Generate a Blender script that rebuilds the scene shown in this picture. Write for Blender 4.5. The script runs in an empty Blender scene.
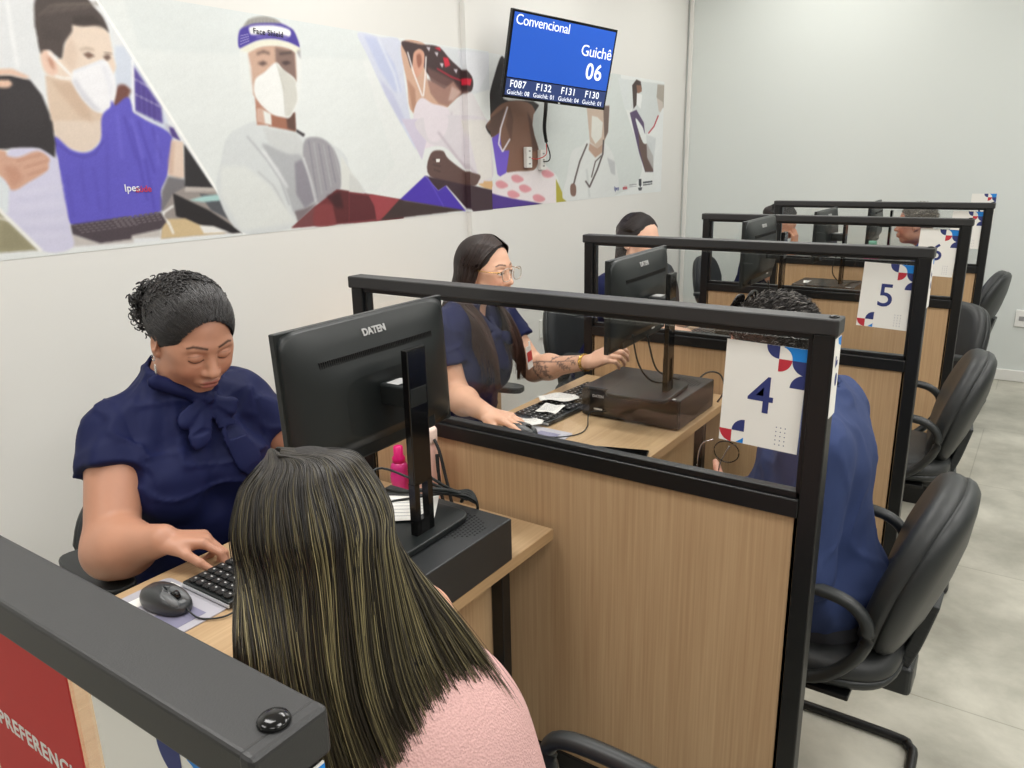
import bpy, bmesh, math, random
import numpy as np
from mathutils import Vector, Matrix, Euler
random.seed(7)
SC = bpy.context.scene
COL = SC.collection
# ------------------------------------------------------------------ camera
FW = np.array([-0.546727, 0.790613, -0.275719]); RT = np.array([0.825578, 0.563933, -0.019994]); UP = np.array([-0.13968, 0.238559, 0.96103])
CAMPOS = np.array([1.09342, -1.35005, 1.54028]); FPX = 779.29
cd = bpy.data.cameras.new('camera'); co = bpy.data.objects.new('camera', cd); COL.objects.link(co)
co.matrix_world = Matrix(((RT[0], UP[0], -FW[0], CAMPOS[0]), (RT[1], UP[1], -FW[1], CAMPOS[1]), (RT[2], UP[2], -FW[2], CAMPOS[2]), (0, 0, 0, 1)))
cd.sensor_width = 36; cd.lens = FPX/1024*36; cd.clip_start = .02
SC.camera = co
# ------------------------------------------------------------------ light
SC.view_settings.view_transform = 'Standard'; SC.view_settings.look = 'None'
SC.view_settings.exposure = 0.0; SC.view_settings.gamma = 1.0; SC.view_settings.use_curve_mapping = False
wd = bpy.data.worlds.new('world'); SC.world = wd; wd.use_nodes = True
wd.node_tree.nodes['Background'].inputs[0].default_value = (1, 1, 1, 1); wd.node_tree.nodes['Background'].inputs[1].default_value = .3
CEIL = 3.05
LIGHT_E = 19.8
def lamp_light(x, y, sx=1.2, sy=.6, e=LIGHT_E, parent=None):
    ld = bpy.data.lights.new('panel_light', 'AREA'); ld.shape = 'RECTANGLE'; ld.size = sx; ld.size_y = sy; ld.energy = e
    ld.color = (1.0, .99, .975)
    o = bpy.data.objects.new('panel_light', ld); COL.objects.link(o); o.location = (x, y, CEIL-.045)
    return o
PANELS = [(-.35, -2.6), (-.35, -.9), (-.35, .9), (-.35, 2.7), (-.35, 4.2), (2.0, -2.6), (2.0, -.9), (2.0, .9), (2.0, 2.7), (2.0, 4.2), (4.2, -1.8), (4.2, .4), (4.2, 2.6)]
for x, y in PANELS: lamp_light(x, y, e=LIGHT_E*(.6 if y < -2 else .45 if y > 4 else .8 if y > 2 else 1.08))
# ------------------------------------------------------------------ helpers
def lin(c):
    c = np.array(c, float)/255.
    return tuple(np.where(c <= .04045, c/12.92, ((c+.055)/1.055)**2.4))
MATS = {}
def mat(name, rgb, rough=.5, metal=0., spec=.5, noise=0., nscale=8., bump=0., bscale=60., coat=0., emit=0., sss=0.):
    if name in MATS: return MATS[name]
    m = bpy.data.materials.new(name); m.use_nodes = True; nt = m.node_tree; b = nt.nodes['Principled BSDF']
    c = lin(rgb) + (1,)
    b.inputs['Base Color'].default_value = c; b.inputs['Roughness'].default_value = rough; b.inputs['Metallic'].default_value = metal
    b.inputs['Specular IOR Level'].default_value = spec; b.inputs['Coat Weight'].default_value = coat
    if sss: b.inputs['Subsurface Weight'].default_value = sss; b.inputs['Subsurface Radius'].default_value = (.012, .004, .002)
    if emit: b.inputs['Emission Color'].default_value = c; b.inputs['Emission Strength'].default_value = emit
    if noise or bump:
        tc = nt.nodes.new('ShaderNodeTexCoord')
    if noise:
        n = nt.nodes.new('ShaderNodeTexNoise'); n.inputs['Scale'].default_value = nscale; n.inputs['Detail'].default_value = 5
        nt.links.new(tc.outputs['Object'], n.inputs['Vector'])
        mr = nt.nodes.new('ShaderNodeMapRange'); mr.inputs[3].default_value = 1-noise; mr.inputs[4].default_value = 1+noise
        nt.links.new(n.outputs['Fac'], mr.inputs[0])
        mx = nt.nodes.new('ShaderNodeVectorMath'); mx.operation = 'SCALE'; mx.inputs[0].default_value = c[:3]
        nt.links.new(mr.outputs[0], mx.inputs['Scale']); nt.links.new(mx.outputs[0], b.inputs['Base Color'])
    if bump:
        n2 = nt.nodes.new('ShaderNodeTexNoise'); n2.inputs['Scale'].default_value = bscale; n2.inputs['Detail'].default_value = 3
        nt.links.new(tc.outputs['Object'], n2.inputs['Vector'])
        bp = nt.nodes.new('ShaderNodeBump'); bp.inputs['Strength'].default_value = bump; bp.inputs['Distance'].default_value = .002
        nt.links.new(n2.outputs['Fac'], bp.inputs['Height']); nt.links.new(bp.outputs[0], b.inputs['Normal'])
    MATS[name] = m; return m
def vcol_mat(name, rough=.5, spec=.5, bump=0, bscale=200., sss=0., sheen=0.):
    m = mat(name, (128, 128, 128), rough, 0, spec, bump=bump, bscale=bscale, sss=sss); nt = m.node_tree
    a = nt.nodes.new('ShaderNodeVertexColor'); a.layer_name = 'Col'
    nt.links.new(a.outputs[0], nt.nodes['Principled BSDF'].inputs['Base Color'])
    if sheen: nt.nodes['Principled BSDF'].inputs['Sheen Weight'].default_value = sheen
    return m
def wood_mat(name, axis, c1=(196, 165, 126), c2=(168, 134, 98), rough=.45):
    # fine straight laminate grain running along one local axis
    m = mat(name, c1, rough); nt = m.node_tree; b = nt.nodes['Principled BSDF']
    tc = nt.nodes.new('ShaderNodeTexCoord'); mp = nt.nodes.new('ShaderNodeMapping')
    s = [1., 1., 1.]; s[axis] = .018; mp.inputs['Scale'].default_value = s
    nt.links.new(tc.outputs['Object'], mp.inputs[0])
    def nz(scale, det, d=0):
        n = nt.nodes.new('ShaderNodeTexNoise'); n.inputs['Scale'].default_value = scale; n.inputs['Detail'].default_value = det; n.inputs['Distortion'].default_value = d
        nt.links.new(mp.outputs[0], n.inputs['Vector']); return n
    n1 = nz(170, 4, .3); n2 = nz(9, 3)
    ma = nt.nodes.new('ShaderNodeMath'); ma.operation = 'MULTIPLY_ADD'; nt.links.new(n1.outputs['Fac'], ma.inputs[0]); ma.inputs[1].default_value = .6
    mb = nt.nodes.new('ShaderNodeMath'); mb.operation = 'MULTIPLY'; nt.links.new(n2.outputs['Fac'], mb.inputs[0]); mb.inputs[1].default_value = .4
    nt.links.new(mb.outputs[0], ma.inputs[2])
    cr = nt.nodes.new('ShaderNodeValToRGB'); nt.links.new(ma.outputs[0], cr.inputs[0])
    e = cr.color_ramp.elements; e[0].position = .28; e[0].color = lin(c2)+(1,); e[1].position = .70; e[1].color = lin(c1)+(1,)
    nt.links.new(cr.outputs[0], b.inputs['Base Color'])
    return m
def tag(o, label=None, cat=None, group=None, kind=None):
    if label: o['label'] = label
    if cat: o['category'] = cat
    if group: o['group'] = group
    if kind: o['kind'] = kind
    return o
def empty(name, loc=(0, 0, 0), rz=0., label=None, cat=None, group=None, parent=None):
    o = bpy.data.objects.new(name, None); COL.objects.link(o); o.location = loc; o.rotation_euler = (0, 0, rz); o.empty_display_size = .05
    if parent: o.parent = parent
    return tag(o, label, cat, group)
class MB:
    def __init__(s): s.bm = bmesh.new(); s.mats = []; s.cur = 0
    def mt(s, m):
        if m not in s.mats: s.mats.append(m)
        s.cur = s.mats.index(m); return s
    def _add(s, tmp, M=None, smooth=False):
        if M is not None: bmesh.ops.transform(tmp, matrix=M, verts=tmp.verts)
        vm = {}
        for v in tmp.verts: vm[v] = s.bm.verts.new(v.co)
        for f in tmp.faces:
            try: nf = s.bm.faces.new([vm[v] for v in f.verts]); nf.material_index = s.cur; nf.smooth = smooth
            except ValueError: pass
        tmp.free(); return s
    def box(s, c, size, R=None, bev=0., seg=2):
        t = bmesh.new(); bmesh.ops.create_cube(t, size=1); bmesh.ops.scale(t, vec=size, verts=t.verts)
        if bev: bmesh.ops.bevel(t, geom=list(t.edges), offset=min(bev, min(size)*.49), segments=seg, profile=.5, affect='EDGES')
        M = Matrix.Translation(c) @ (R.to_matrix().to_4x4() if isinstance(R, Euler) else (R.to_4x4() if R is not None else Matrix.Identity(4)))
        return s._add(t, M, smooth=False)
    def cyl(s, a, b, r, r2=None, seg=16, caps=True):
        a = Vector(a); b = Vector(b); d = b-a; t = bmesh.new()
        bmesh.ops.create_cone(t, cap_ends=caps, segments=seg, radius1=r, radius2=r if r2 is None else r2, depth=d.length)
        return s._add(t, Matrix.Translation((a+b)/2) @ d.to_track_quat('Z', 'Y').to_matrix().to_4x4(), smooth=True)
    def sph(s, c, r, R=None, u=16, v=10):
        t = bmesh.new(); bmesh.ops.create_uvsphere(t, u_segments=u, v_segments=v, radius=1)
        r = (r, r, r) if isinstance(r, (int, float)) else r
        M = Matrix.Translation(c) @ (R.to_matrix().to_4x4() if R is not None else Matrix.Identity(4)) @ Matrix.Diagonal((*r, 1))
        return s._add(t, M, smooth=True)
    def tube(s, pts, r, seg=8, closed=False, smooth_n=0, flat=1.):
        P = [Vector(p) for p in pts]
        if smooth_n: P = catmull(P, smooth_n)
        n = len(P); rings = []; up = Vector((0, 0, 1))
        for i, p in enumerate(P):
            t = (P[min(i+1, n-1)]-P[max(i-1, 0)]).normalized() if not closed else (P[(i+1) % n]-P[i-1]).normalized()
            x = t.cross(up)
            if x.length < 1e-3: x = t.cross(Vector((0, 1, 0)))
            x.normalize(); y = x.cross(t)
            rr = r[i*len(r)//n] if isinstance(r, (list, tuple)) else r
            rings.append([s.bm.verts.new(p+(x*math.cos(2*math.pi*k/seg)+y*math.sin(2*math.pi*k/seg)*flat)*rr) for k in range(seg)])
        for i in range(n if closed else n-1):
            a, b = rings[i], rings[(i+1) % n]
            for k in range(seg):
                f = s.bm.faces.new((a[k], a[(k+1) % seg], b[(k+1) % seg], b[k])); f.smooth = True; f.material_index = s.cur
        if not closed:
            for rg in (rings[0], rings[-1]):
                f = s.bm.faces.new(rg); f.material_index = s.cur
        return s
    def lathe(s, prof, c=(0, 0, 0), seg=24):
        rings = []
        for r, z in prof: rings.append([s.bm.verts.new((c[0]+r*math.cos(2*math.pi*k/seg), c[1]+r*math.sin(2*math.pi*k/seg), c[2]+z)) for k in range(seg)])
        for a, b in zip(rings, rings[1:]):
            for k in range(seg):
                f = s.bm.faces.new((a[k], a[(k+1) % seg], b[(k+1) % seg], b[k])); f.smooth = True; f.material_index = s.cur
        for rg in (rings[0], rings[-1]):
            f = s.bm.faces.new(rg); f.material_index = s.cur
        return s
    def poly(s, pts):
        f = s.bm.faces.new([s.bm.verts.new(p) for p in pts]); f.material_index = s.cur; return s
    def prism(s, pts, d, bev=0, M=None, seg=2, smooth=False):
        # polygon in the xy plane, extruded by d along z, then moved by M
        t = bmesh.new(); f = t.faces.new([t.verts.new((p[0], p[1], 0)) for p in pts])
        r = bmesh.ops.extrude_face_region(t, geom=[f]); bmesh.ops.translate(t, vec=(0, 0, d), verts=[v for v in r['geom'] if isinstance(v, bmesh.types.BMVert)])
        bmesh.ops.recalc_face_normals(t, faces=t.faces)
        if bev:
            es = [e for e in t.edges if abs(e.verts[0].co.z-e.verts[1].co.z) < 1e-6]
            bmesh.ops.bevel(t, geom=es, offset=bev, segments=seg, profile=.5, affect='EDGES')
        return s._add(t, M, smooth)
    def build(s, name, parent=None, loc=None, recalc=True, smooth_angle=None):
        me = bpy.data.meshes.new(name)
        if recalc: bmesh.ops.recalc_face_normals(s.bm, faces=s.bm.faces)
        s.bm.to_mesh(me); s.bm.free()
        for m in s.mats: me.materials.append(m)
        if smooth_angle is not None:
            for p in me.polygons: p.use_smooth = True
            me.set_sharp_from_angle(angle=math.radians(smooth_angle))
        o = bpy.data.objects.new(name, me); COL.objects.link(o)
        if parent: o.parent = parent
        if loc: o.location = loc
        return o
def catmull(P, n):
    out = []
    for i in range(len(P)-1):
        a, b, c, d = P[max(i-1, 0)], P[i], P[i+1], P[min(i+2, len(P)-1)]
        for k in range(n):
            t = k/n; out.append(.5*((2*b)+(c-a)*t+(2*a-5*b+4*c-d)*t*t+(3*b-a-3*c+d)*t**3))
    out.append(P[-1]); return out
def new(m): return MB().mt(m)
def text_obj(s, size, m, name='lettering', bold=0., extrude=.0004, align='LEFT', space=1., shear=0.):
    cu = bpy.data.curves.new('t', 'FONT'); cu.body = s; cu.size = size; cu.extrude = extrude; cu.offset = bold; cu.align_x = align; cu.space_character = space; cu.shear = shear; cu.resolution_u = 4
    t = bpy.data.objects.new('t', cu); COL.objects.link(t)
    dg = bpy.context.evaluated_depsgraph_get(); me = bpy.data.meshes.new_from_object(t.evaluated_get(dg)); bpy.data.objects.remove(t); bpy.data.curves.remove(cu)
    me.materials.clear(); me.materials.append(m)
    o = bpy.data.objects.new(name, me); COL.objects.link(o); return o
def text_on(s, size, m, origin, right, up, parent=None, name='lettering', **k):
    o = text_obj(s, size, m, name, **k); r = Vector(right).normalized(); u = Vector(up).normalized(); n = r.cross(u)
    M = Matrix((( r.x, u.x, n.x, origin[0]), (r.y, u.y, n.y, origin[1]), (r.z, u.z, n.z, origin[2]), (0, 0, 0, 1)))
    o.data.transform(M); o.parent = parent; return o
def copy_tree(o, parent=None):
    c = o.copy(); COL.objects.link(c)
    if parent: c.parent = parent
    for ch in list(o.children): copy_tree(ch, c)
    return c
# ------------------------------------------------------------------ materials
WALL = mat('painted_wall', (226, 225, 221), .85, noise=.012, nscale=1.5, bump=.04, bscale=300)
BWALL = mat('painted_back_wall', (214, 219, 216), .85, noise=.012, nscale=1.5)
CEILM = mat('ceiling_paint', (235, 235, 232), .9)
BLACKM = mat('powder_black', (15, 16, 17), .40, bump=.05, bscale=900)
CAPM = mat('cap_black', (38, 38, 39), .46, spec=.62, noise=.05, nscale=30, bump=.08, bscale=900)
BLKP = mat('black_plastic', (22, 27, 28), .4, bump=.03, bscale=1200)
BLKG = mat('black_gloss', (14, 14, 15), .12)
LEATH = mat('black_vinyl', (42, 44, 45), .46, bump=.12, bscale=500)
SHELL = mat('shell_plastic', (38, 41, 42), .42, bump=.05, bscale=900)
WOODV = wood_mat('laminate_vertical', 2, (202, 171, 133), (172, 138, 102))
WOODD = wood_mat('laminate_desk', 1, (198, 169, 131), (172, 141, 105), .42)
EDGE = wood_mat('laminate_edge', 1, (190, 158, 118), (172, 140, 102), .45)
WHITE = mat('white_paper', (238, 236, 230), .7)
WPL = mat('white_plastic', (232, 232, 228), .4)
NAVY = mat('navy_ink', (45, 55, 115), .6)
BLUE = mat('blue_ink', (20, 130, 215), .6)
RED = mat('red_ink', (190, 45, 60), .6)
REDP = mat('red_paper', (190, 48, 46), .65)
GREYP = mat('grey_print', (120, 125, 140), .6)
CHROME = mat('chrome', (200, 200, 200), .18, 1)
GREYL = mat('grey_letter', (190, 190, 190), .4)
def glass_mat():
    m = bpy.data.materials.new('clear_glass'); m.use_nodes = True; nt = m.node_tree; nt.nodes.clear()
    o = nt.nodes.new('ShaderNodeOutputMaterial'); t = nt.nodes.new('ShaderNodeBsdfTransparent'); g = nt.nodes.new('ShaderNodeBsdfGlossy'); f = nt.nodes.new('ShaderNodeFresnel'); x = nt.nodes.new('ShaderNodeMixShader')
    t.inputs[0].default_value = (.955, .96, .955, 1); g.inputs['Roughness'].default_value = .015; ge = nt.nodes.new('ShaderNodeNewGeometry'); mr = nt.nodes.new('ShaderNodeMapRange'); mr.inputs[3].default_value = 1.42; mr.inputs[4].default_value = 1/1.42; nt.links.new(ge.outputs['Backfacing'], mr.inputs[0]); nt.links.new(mr.outputs[0], f.inputs['IOR'])
    nt.links.new(f.outputs[0], x.inputs[0]); nt.links.new(t.outputs[0], x.inputs[1]); nt.links.new(g.outputs[0], x.inputs[2]); nt.links.new(x.outputs[0], o.inputs[0])
    return m
GLASS = glass_mat()
# ================================================================== room
XW, YB, XR, YF = -1.482, 4.89, 5.6, -4.2
def struct(name, b, **k): o = b.build(name, **k); o['kind'] = 'structure'; return o
def floor_mat():
    m = mat('stained_vinyl_floor', (182, 178, 164), .32); nt = m.node_tree; b = nt.nodes['Principled BSDF']
    tc = nt.nodes.new('ShaderNodeTexCoord')
    def nz(s, d, dist=0):
        n = nt.nodes.new('ShaderNodeTexNoise'); n.inputs['Scale'].default_value = s; n.inputs['Detail'].default_value = d; n.inputs['Distortion'].default_value = dist; n.inputs['Roughness'].default_value = .62
        nt.links.new(tc.outputs['Object'], n.inputs['Vector']); return n
    n1 = nz(2.6, 9, .15); cr = nt.nodes.new('ShaderNodeValToRGB'); nt.links.new(n1.outputs['Fac'], cr.inputs[0])
    e = cr.color_ramp.elements; e[0].position = .33; e[0].color = lin((150, 148, 136))+(1,); e[1].position = .66; e[1].color = lin((200, 197, 184))+(1,)
    br = nt.nodes.new('ShaderNodeTexBrick'); br.inputs['Scale'].default_value = 1; br.offset = .5; br.inputs['Brick Width'].default_value = .92; br.inputs['Row Height'].default_value = .92; br.inputs['Mortar Size'].default_value = .0025
    br.inputs['Color1'].default_value = (1, 1, 1, 1); br.inputs['Color2'].default_value = (.93, .93, .93, 1); br.inputs['Mortar'].default_value = (.72, .72, .70, 1)
    nt.links.new(tc.outputs['Object'], br.inputs['Vector'])
    mx = nt.nodes.new('ShaderNodeMix'); mx.data_type = 'RGBA'; mx.blend_type = 'MULTIPLY'; mx.inputs[0].default_value = 1
    nt.links.new(cr.outputs[0], mx.inputs[6]); nt.links.new(br.outputs[0], mx.inputs[7]); nt.links.new(mx.outputs[2], b.inputs['Base Color'])
    return m
FLOOR = floor_mat()
struct('floor', new(FLOOR).box(((XW+XR)/2, (YB+YF)/2, -.05), (XR-XW+.2, YB-YF+.2, .1)))
struct('ceiling', new(CEILM).box(((XW+XR)/2, (YB+YF)/2, CEIL+.05), (XR-XW+.2, YB-YF+.2, .1)))
wl = new(WALL).box((XW-.05, (YB+YF)/2, CEIL/2), (.1, YB-YF, CEIL))
wl.box((XW+.014, 2.085, CEIL/2), (.03, .19, CEIL-.002))          # shallow column in the wall
struct('wall_left', wl)
struct('wall_back', new(BWALL).box(((XW+XR)/2, YB+.05, CEIL/2), (XR-XW+.2, .1, CEIL)))
FARW = mat('unseen_wall_dimmed', (168, 168, 164), .85)  # unseen walls, greyed to bounce less light and raise contrast
struct('wall_right', new(FARW).box((XR+.05, (YB+YF)/2, CEIL/2), (.1, YB-YF, CEIL)))
struct('wall_front', new(FARW).box(((XW+XR)/2, YF-.05, CEIL/2), (XR-XW+.2, .1, CEIL)))
struct('trim_corner', new(WALL).box((XW+.035, YB-.012, CEIL/2), (.03, .022, CEIL-.01), bev=.004))
BBM = mat('baseboard_white', (228, 228, 224), .5)
struct('baseboard_back', new(BBM).box(((XW+XR)/2, YB-.008, .04), (XR-XW-.02, .016, .078), bev=.004))
struct('baseboard_left', new(BBM).box((XW+.008, (YB+YF)/2, .04), (.016, YB-YF-.04, .078), bev=.004))
struct('baseboard_right', new(BBM).box((XR-.008, (YB+YF)/2, .04), (.016, YB-YF-.04, .078), bev=.004))
LAMPW = mat('lamp_diffuser', (255, 250, 240), .5, emit=2.2)
for i, (x, y) in enumerate(PANELS):
    t = empty('ceiling_light', (x, y, CEIL), 0, 'flat white rectangular light panel in the ceiling', 'ceiling light', 'ceiling light panels out of the picture')
    new(WPL).box((0, 0, -.01), (1.26, .66, .02), bev=.004).build('light_frame', t)
    new(LAMPW).box((0, 0, -.024), (1.2, .6, .008)).build('diffuser', t)
# ================================================================== partitions
XA, XB, H, D, CW = -.325, .82, 1.275, 1.1744, .047
PL = ['nearest black framed partition across the bottom left corner, with a red notice on its pane',
      'black framed wood and glass partition carrying the number 4 sign',
      'black framed wood and glass partition carrying the number 5 sign',
      'black framed wood and glass partition carrying the number 6 sign',
      'farthest black framed wood and glass partition, close to the back wall']
BLK = BLACKM
def partition(i):
    y = -D + i*D
    t = empty('partition', (0, y, 0), 0, PL[i], 'partition', 'row of desk partitions')
    xm = (XA+XB)/2; zc = H-.0225; yc = CW/2
    b = new(CAPM).box((xm, yc, H-.014), (XB-XA-.012, CW, .028), bev=.003, seg=3)
    b.build('cap_rail', t)
    for s, nm in ((-1, XA), (1, XB)):
        new(CAPM).box((nm+(-s)*.0045, yc, H-.0145), (.012, CW+.001, .029), bev=.0035, seg=3).build('cap_end', t)
        px = nm+(-s)*(.004+.0175)
        pb = new(BLK).box((px, yc, (H-.028)/2), (.035, CW-.008, H-.028), bev=.0025)
        pb.box((px-s*.022, yc, (H-.03)/2), (.010, .022, H-.03), bev=.002)
        pb.build('post', t)
    new(BLKG).lathe([(.0082, 0), (.0086, .0012), (.0076, .003), (.004, .004), (.0005, .0042)], (XB-.012, .0235, H-.0002)).build('cap_plug', t)
    new(BLK).box((xm, yc, H-.0325), (XB-XA-.08, CW-.016, .011), bev=.002).build('upper_bead', t)
    mr = new(BLK).box((xm, yc, .921), (XB-XA-.078, CW-.008, .036), bev=.0025).box((xm, yc, .945), (XB-XA-.078, .022, .014), bev=.002)
    mr.build('middle_rail', t)
    lr = new(BLK).box((xm, yc, .13), (XB-XA-.078, CW-.01, .04), bev=.0025); lr.build('lower_rail', t)
    new(BLK).box((xm, yc, .055), (XB-XA-.078, .018, .11)).build('kick_plate', t)
    new(WOODV).box((xm, yc, (.148+.905)/2), (XB-XA-.076, .022, .905-.148)).build('wood_panel', t)
    new(GLASS).box((xm, yc, (.95+H-.043)/2), (XB-XA-.086, .004, H-.043-.95)).build('glass_pane', t)
    return t
for i in range(5): partition(i)
# ------------------------------------------------------------------ number signs
def arc(cx, cy, r, a0, a1, n=12): return [(cx+r*math.cos(math.radians(a0+(a1-a0)*k/n)), cy+r*math.sin(math.radians(a0+(a1-a0)*k/n))) for k in range(n+1)]
def sign(num, x0, y, z0, label, w=.145, h=.195, rot=0., face='-y', scale=1., group='number signs on the partition panes'):
    # local: x right, z up, facing -y; origin at the top left corner
    t = empty('number_sign', (x0, y, z0), 0, label, 'sign', group)
    if face == '+x': t.rotation_euler = (0, 0, math.pi/2)
    t.rotation_euler.y = rot
    pb = new(WHITE).box((w/2, 0, -h/2), (w, .0012, h))
    a = .16*w; X = w; T = h; x1, x2 = X-3.1*a, X-2.1*a; x3 = X-1.1*a
    def P(m, polys):
        pb.mt(m)
        for pl in polys: pb.poly([(x, -.0009, -h+z) for x, z in pl])
    P(NAVY, [[(x2, T)]+arc(x2, T, a, 180, 270), [(X, T-a)]+arc(X, T-a, 1.1*a, 180, 270),
             [(X, T-3.15*a)]+arc(X, T-3.15*a, 1.1*a, 90, 180), [(2*a, a)]+arc(2*a, a, a, 90, 180)])
    P(BLUE, [[(X, T), (x2+.3*a, T)]+arc(x2, T-a, a, 72, 0)+[(X, T-a)], [(2*a, .02*a)]+[(2*a, a*.5)]+[(1.7*a, .25*a), (1.4*a, .03*a)]])
    P(RED, [[(x2, T-a)]+arc(x2, T-a, a, 270, 360), [(a, a)]+arc(a, a, a, 180, 270)])
    pb.mt(NAVY)
    for i in range(3):
        for j in range(5):
            cx, cz = .72*w+i*.055*w, -h+.06*h+j*.042*h
            pb.poly([(cx+.0012*math.cos(k), -.0009, cz+.0012*math.sin(k)) for k in (0, 1.26, 2.51, 3.77, 5.03)])
    pb.build('paper', t, recalc=False)
    if num:
        text_on(num, .50*h, NAVY, (w*.49, -.0009, -h*.655), (1, 0, 0), (0, 0, 1), t, name='numeral', bold=.0006*h/.2, align='CENTER', extrude=.0002)
    return t
GY = CW/2-.0032
sign('3', .625, -D+GY, 1.2175, 'white paper sign with navy corner arcs beside the red notice on the nearest pane', rot=0)
sign('4', .6275, GY, 1.219, 'white paper number 4 sign taped on the near side of a glass pane', rot=.03)
sign('5', .636, D+GY, 1.226, 'white paper number 5 sign taped on the glass of the second row', rot=.035)
sign('6', .63, 2*D+GY, 1.232, 'white paper number 6 sign half hidden behind the number 5 partition', rot=.03)
sign('7', .63, 3*D+GY, 1.232, 'white paper sign on the farthest glass pane, left of its post', rot=.03)
sign('8', .60, YB-.002, 1.262, 'white paper sign on the back wall just above the farthest partition', rot=.0, group='number signs on the partition panes')
for i, (lb, cy) in enumerate([('narrow paper strip on the end of the nearest partition, blue with white spot', -D+.003), ('narrow white paper strip on the end post right of the number 4 sign', .003), ('narrow white paper strip on the end post right of the number 5 sign', D+.003)]):
    t = empty('post_sign', (XB-.0022, cy, H-.033), 0, lb, 'sign', 'paper strips on the partition ends')
    b = new(WHITE).box((0, .02, -.07), (.0012, .04, .14)).mt(NAVY)
    b.poly([(.0009, .004+u, -.052+v) for u, v in ((.006, 0), (.022, .004), (.022, .012), (.012, .012), (.012, .02), (.006, .02))])
    b.mt(NAVY).poly([(.0009, .024+.008*math.cos(k*.63), -.075+.012*math.sin(k*.63)) for k in range(10)])
    b.mt(BLUE).poly([(.0009, .040, -.001), (.0009, .016, -.001), (.0009, .022, -.012), (.0009, .040, -.018)])
    if i == 0: b.mt(BLUE).poly([(.0011, .039, -.001), (.0011, .002, -.001), (.0011, .002, -.02), (.0011, .039, -.03)]); b.mt(WHITE).poly([(.0013, .014+.007*math.cos(k*.5), -.014+.007*math.sin(k*.5)) for k in range(12)])
    b.build('paper', t, recalc=False)
# red priority notice
t = empty('priority_notice', (.445, -D+GY, 1.2165), 0, 'red paper notice with white capital letters on the nearest glass pane', 'notice')
new(REDP).box((.07, 0, -.105), (.155, .0012, .21)).build('paper', t)
text_on('PREFERENCIAL', .0195, WPL, (.0155, -.0009, -.094), (1, 0, 0), (0, 0, 1), t, bold=.0003, extrude=.0002, space=1.1)
# fittings on the walls
for i, (y, z, lb) in enumerate([(2.56, 1.555, 'white wall box with a switch plate, left of its pair under the screen'), (2.71, 1.54, 'white wall box with cables going in, right of its pair under the screen')]):
    t = empty('wall_outlet', (XW, y, z), 0, lb, 'outlet', 'outlets under the screen')
    new(WPL).box((.016, 0, 0), (.026, .055, .115), bev=.004).build('box', t)
    for k in (-.035, .0, .035): new(mat('outlet_slot', (150, 150, 150), .5)).box((.0295, 0, k), (.001, .02, .008)).build('socket', t)
for y, z, lb in [(2.72, .52, 'white wall outlet seen past the tattooed forearm, low on the mural wall'), (1.9, .53, 'white outlet on the wall behind the woman with glasses')]:
    t = empty('wall_outlet', (XW, y, z), 0, lb, 'outlet')
    new(WPL).box((.006, 0, 0), (.01, .075, .115), bev=.003).build('plate', t)
t = empty('wall_outlet', (.995, YB, .44), 0, 'white outlet plate on the back wall at the right edge', 'outlet')
new(WPL).box((0, -.006, 0), (.075, .01, .115), bev=.003).build('plate', t)
new(mat('outlet_slot', (150, 150, 150), .5)).box((0, -.012, 0), (.03, .002, .03)).build('socket', t)
# ================================================================== desks
DL = ['wood laminate desk nearest the camera, under the big black monitor', 'wood laminate desk behind the number 4 partition', 'wood laminate desk behind the number 5 partition', 'wood laminate desk behind the number 6 partition', 'wood laminate desk by the back wall']
def desk(i):
    y0 = -D+i*D+CW+.003; y1 = y0+D-CW-.006
    if i == 4: y1 = YB-.02
    w = y1-y0
    t = empty('desk', (0, y0, 0), 0, DL[i], 'desk', 'row of service desks')
    b = new(WOODD).box((-.02, w/2, .7375), (.566, w, .025), bev=.0015); b.build('desktop', t)
    new(EDGE).box((.2645, w/2, .7375), (.0022, w, .0248)).build('edge_band', t)
    new(WOODV).box((.175, w/2-.01, .585), (.018, w-.24, .26)).build('modesty_panel', t)
    for (x, y) in ((.2, w-.115), (.2, .1), (-.26, .06), (-.26, w-.06)):
        new(BLK).box((x, y, .3625), (.03, .03, .725), bev=.002).build('leg', t)
    return t
for i in range(5): desk(i)
# drawer cabinet against the wall behind station 1
t = empty('drawer_cabinet', (-1.27, 1.22, 0), 0, 'low light wood cabinet against the wall behind the woman with glasses', 'cabinet')
new(WOODV).box((0, 0, .37), (.4, .9, .74), bev=.002).build('body', t)
for k in range(3):
    dr = new(WOODD).box((.208, 0, .14+k*.23), (.016, .88, .21), bev=.002).build('drawer', t)
    new(CHROME).box((.222, 0, .2+k*.23), (.01, .12, .012), bev=.003).build('handle', dr)
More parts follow.
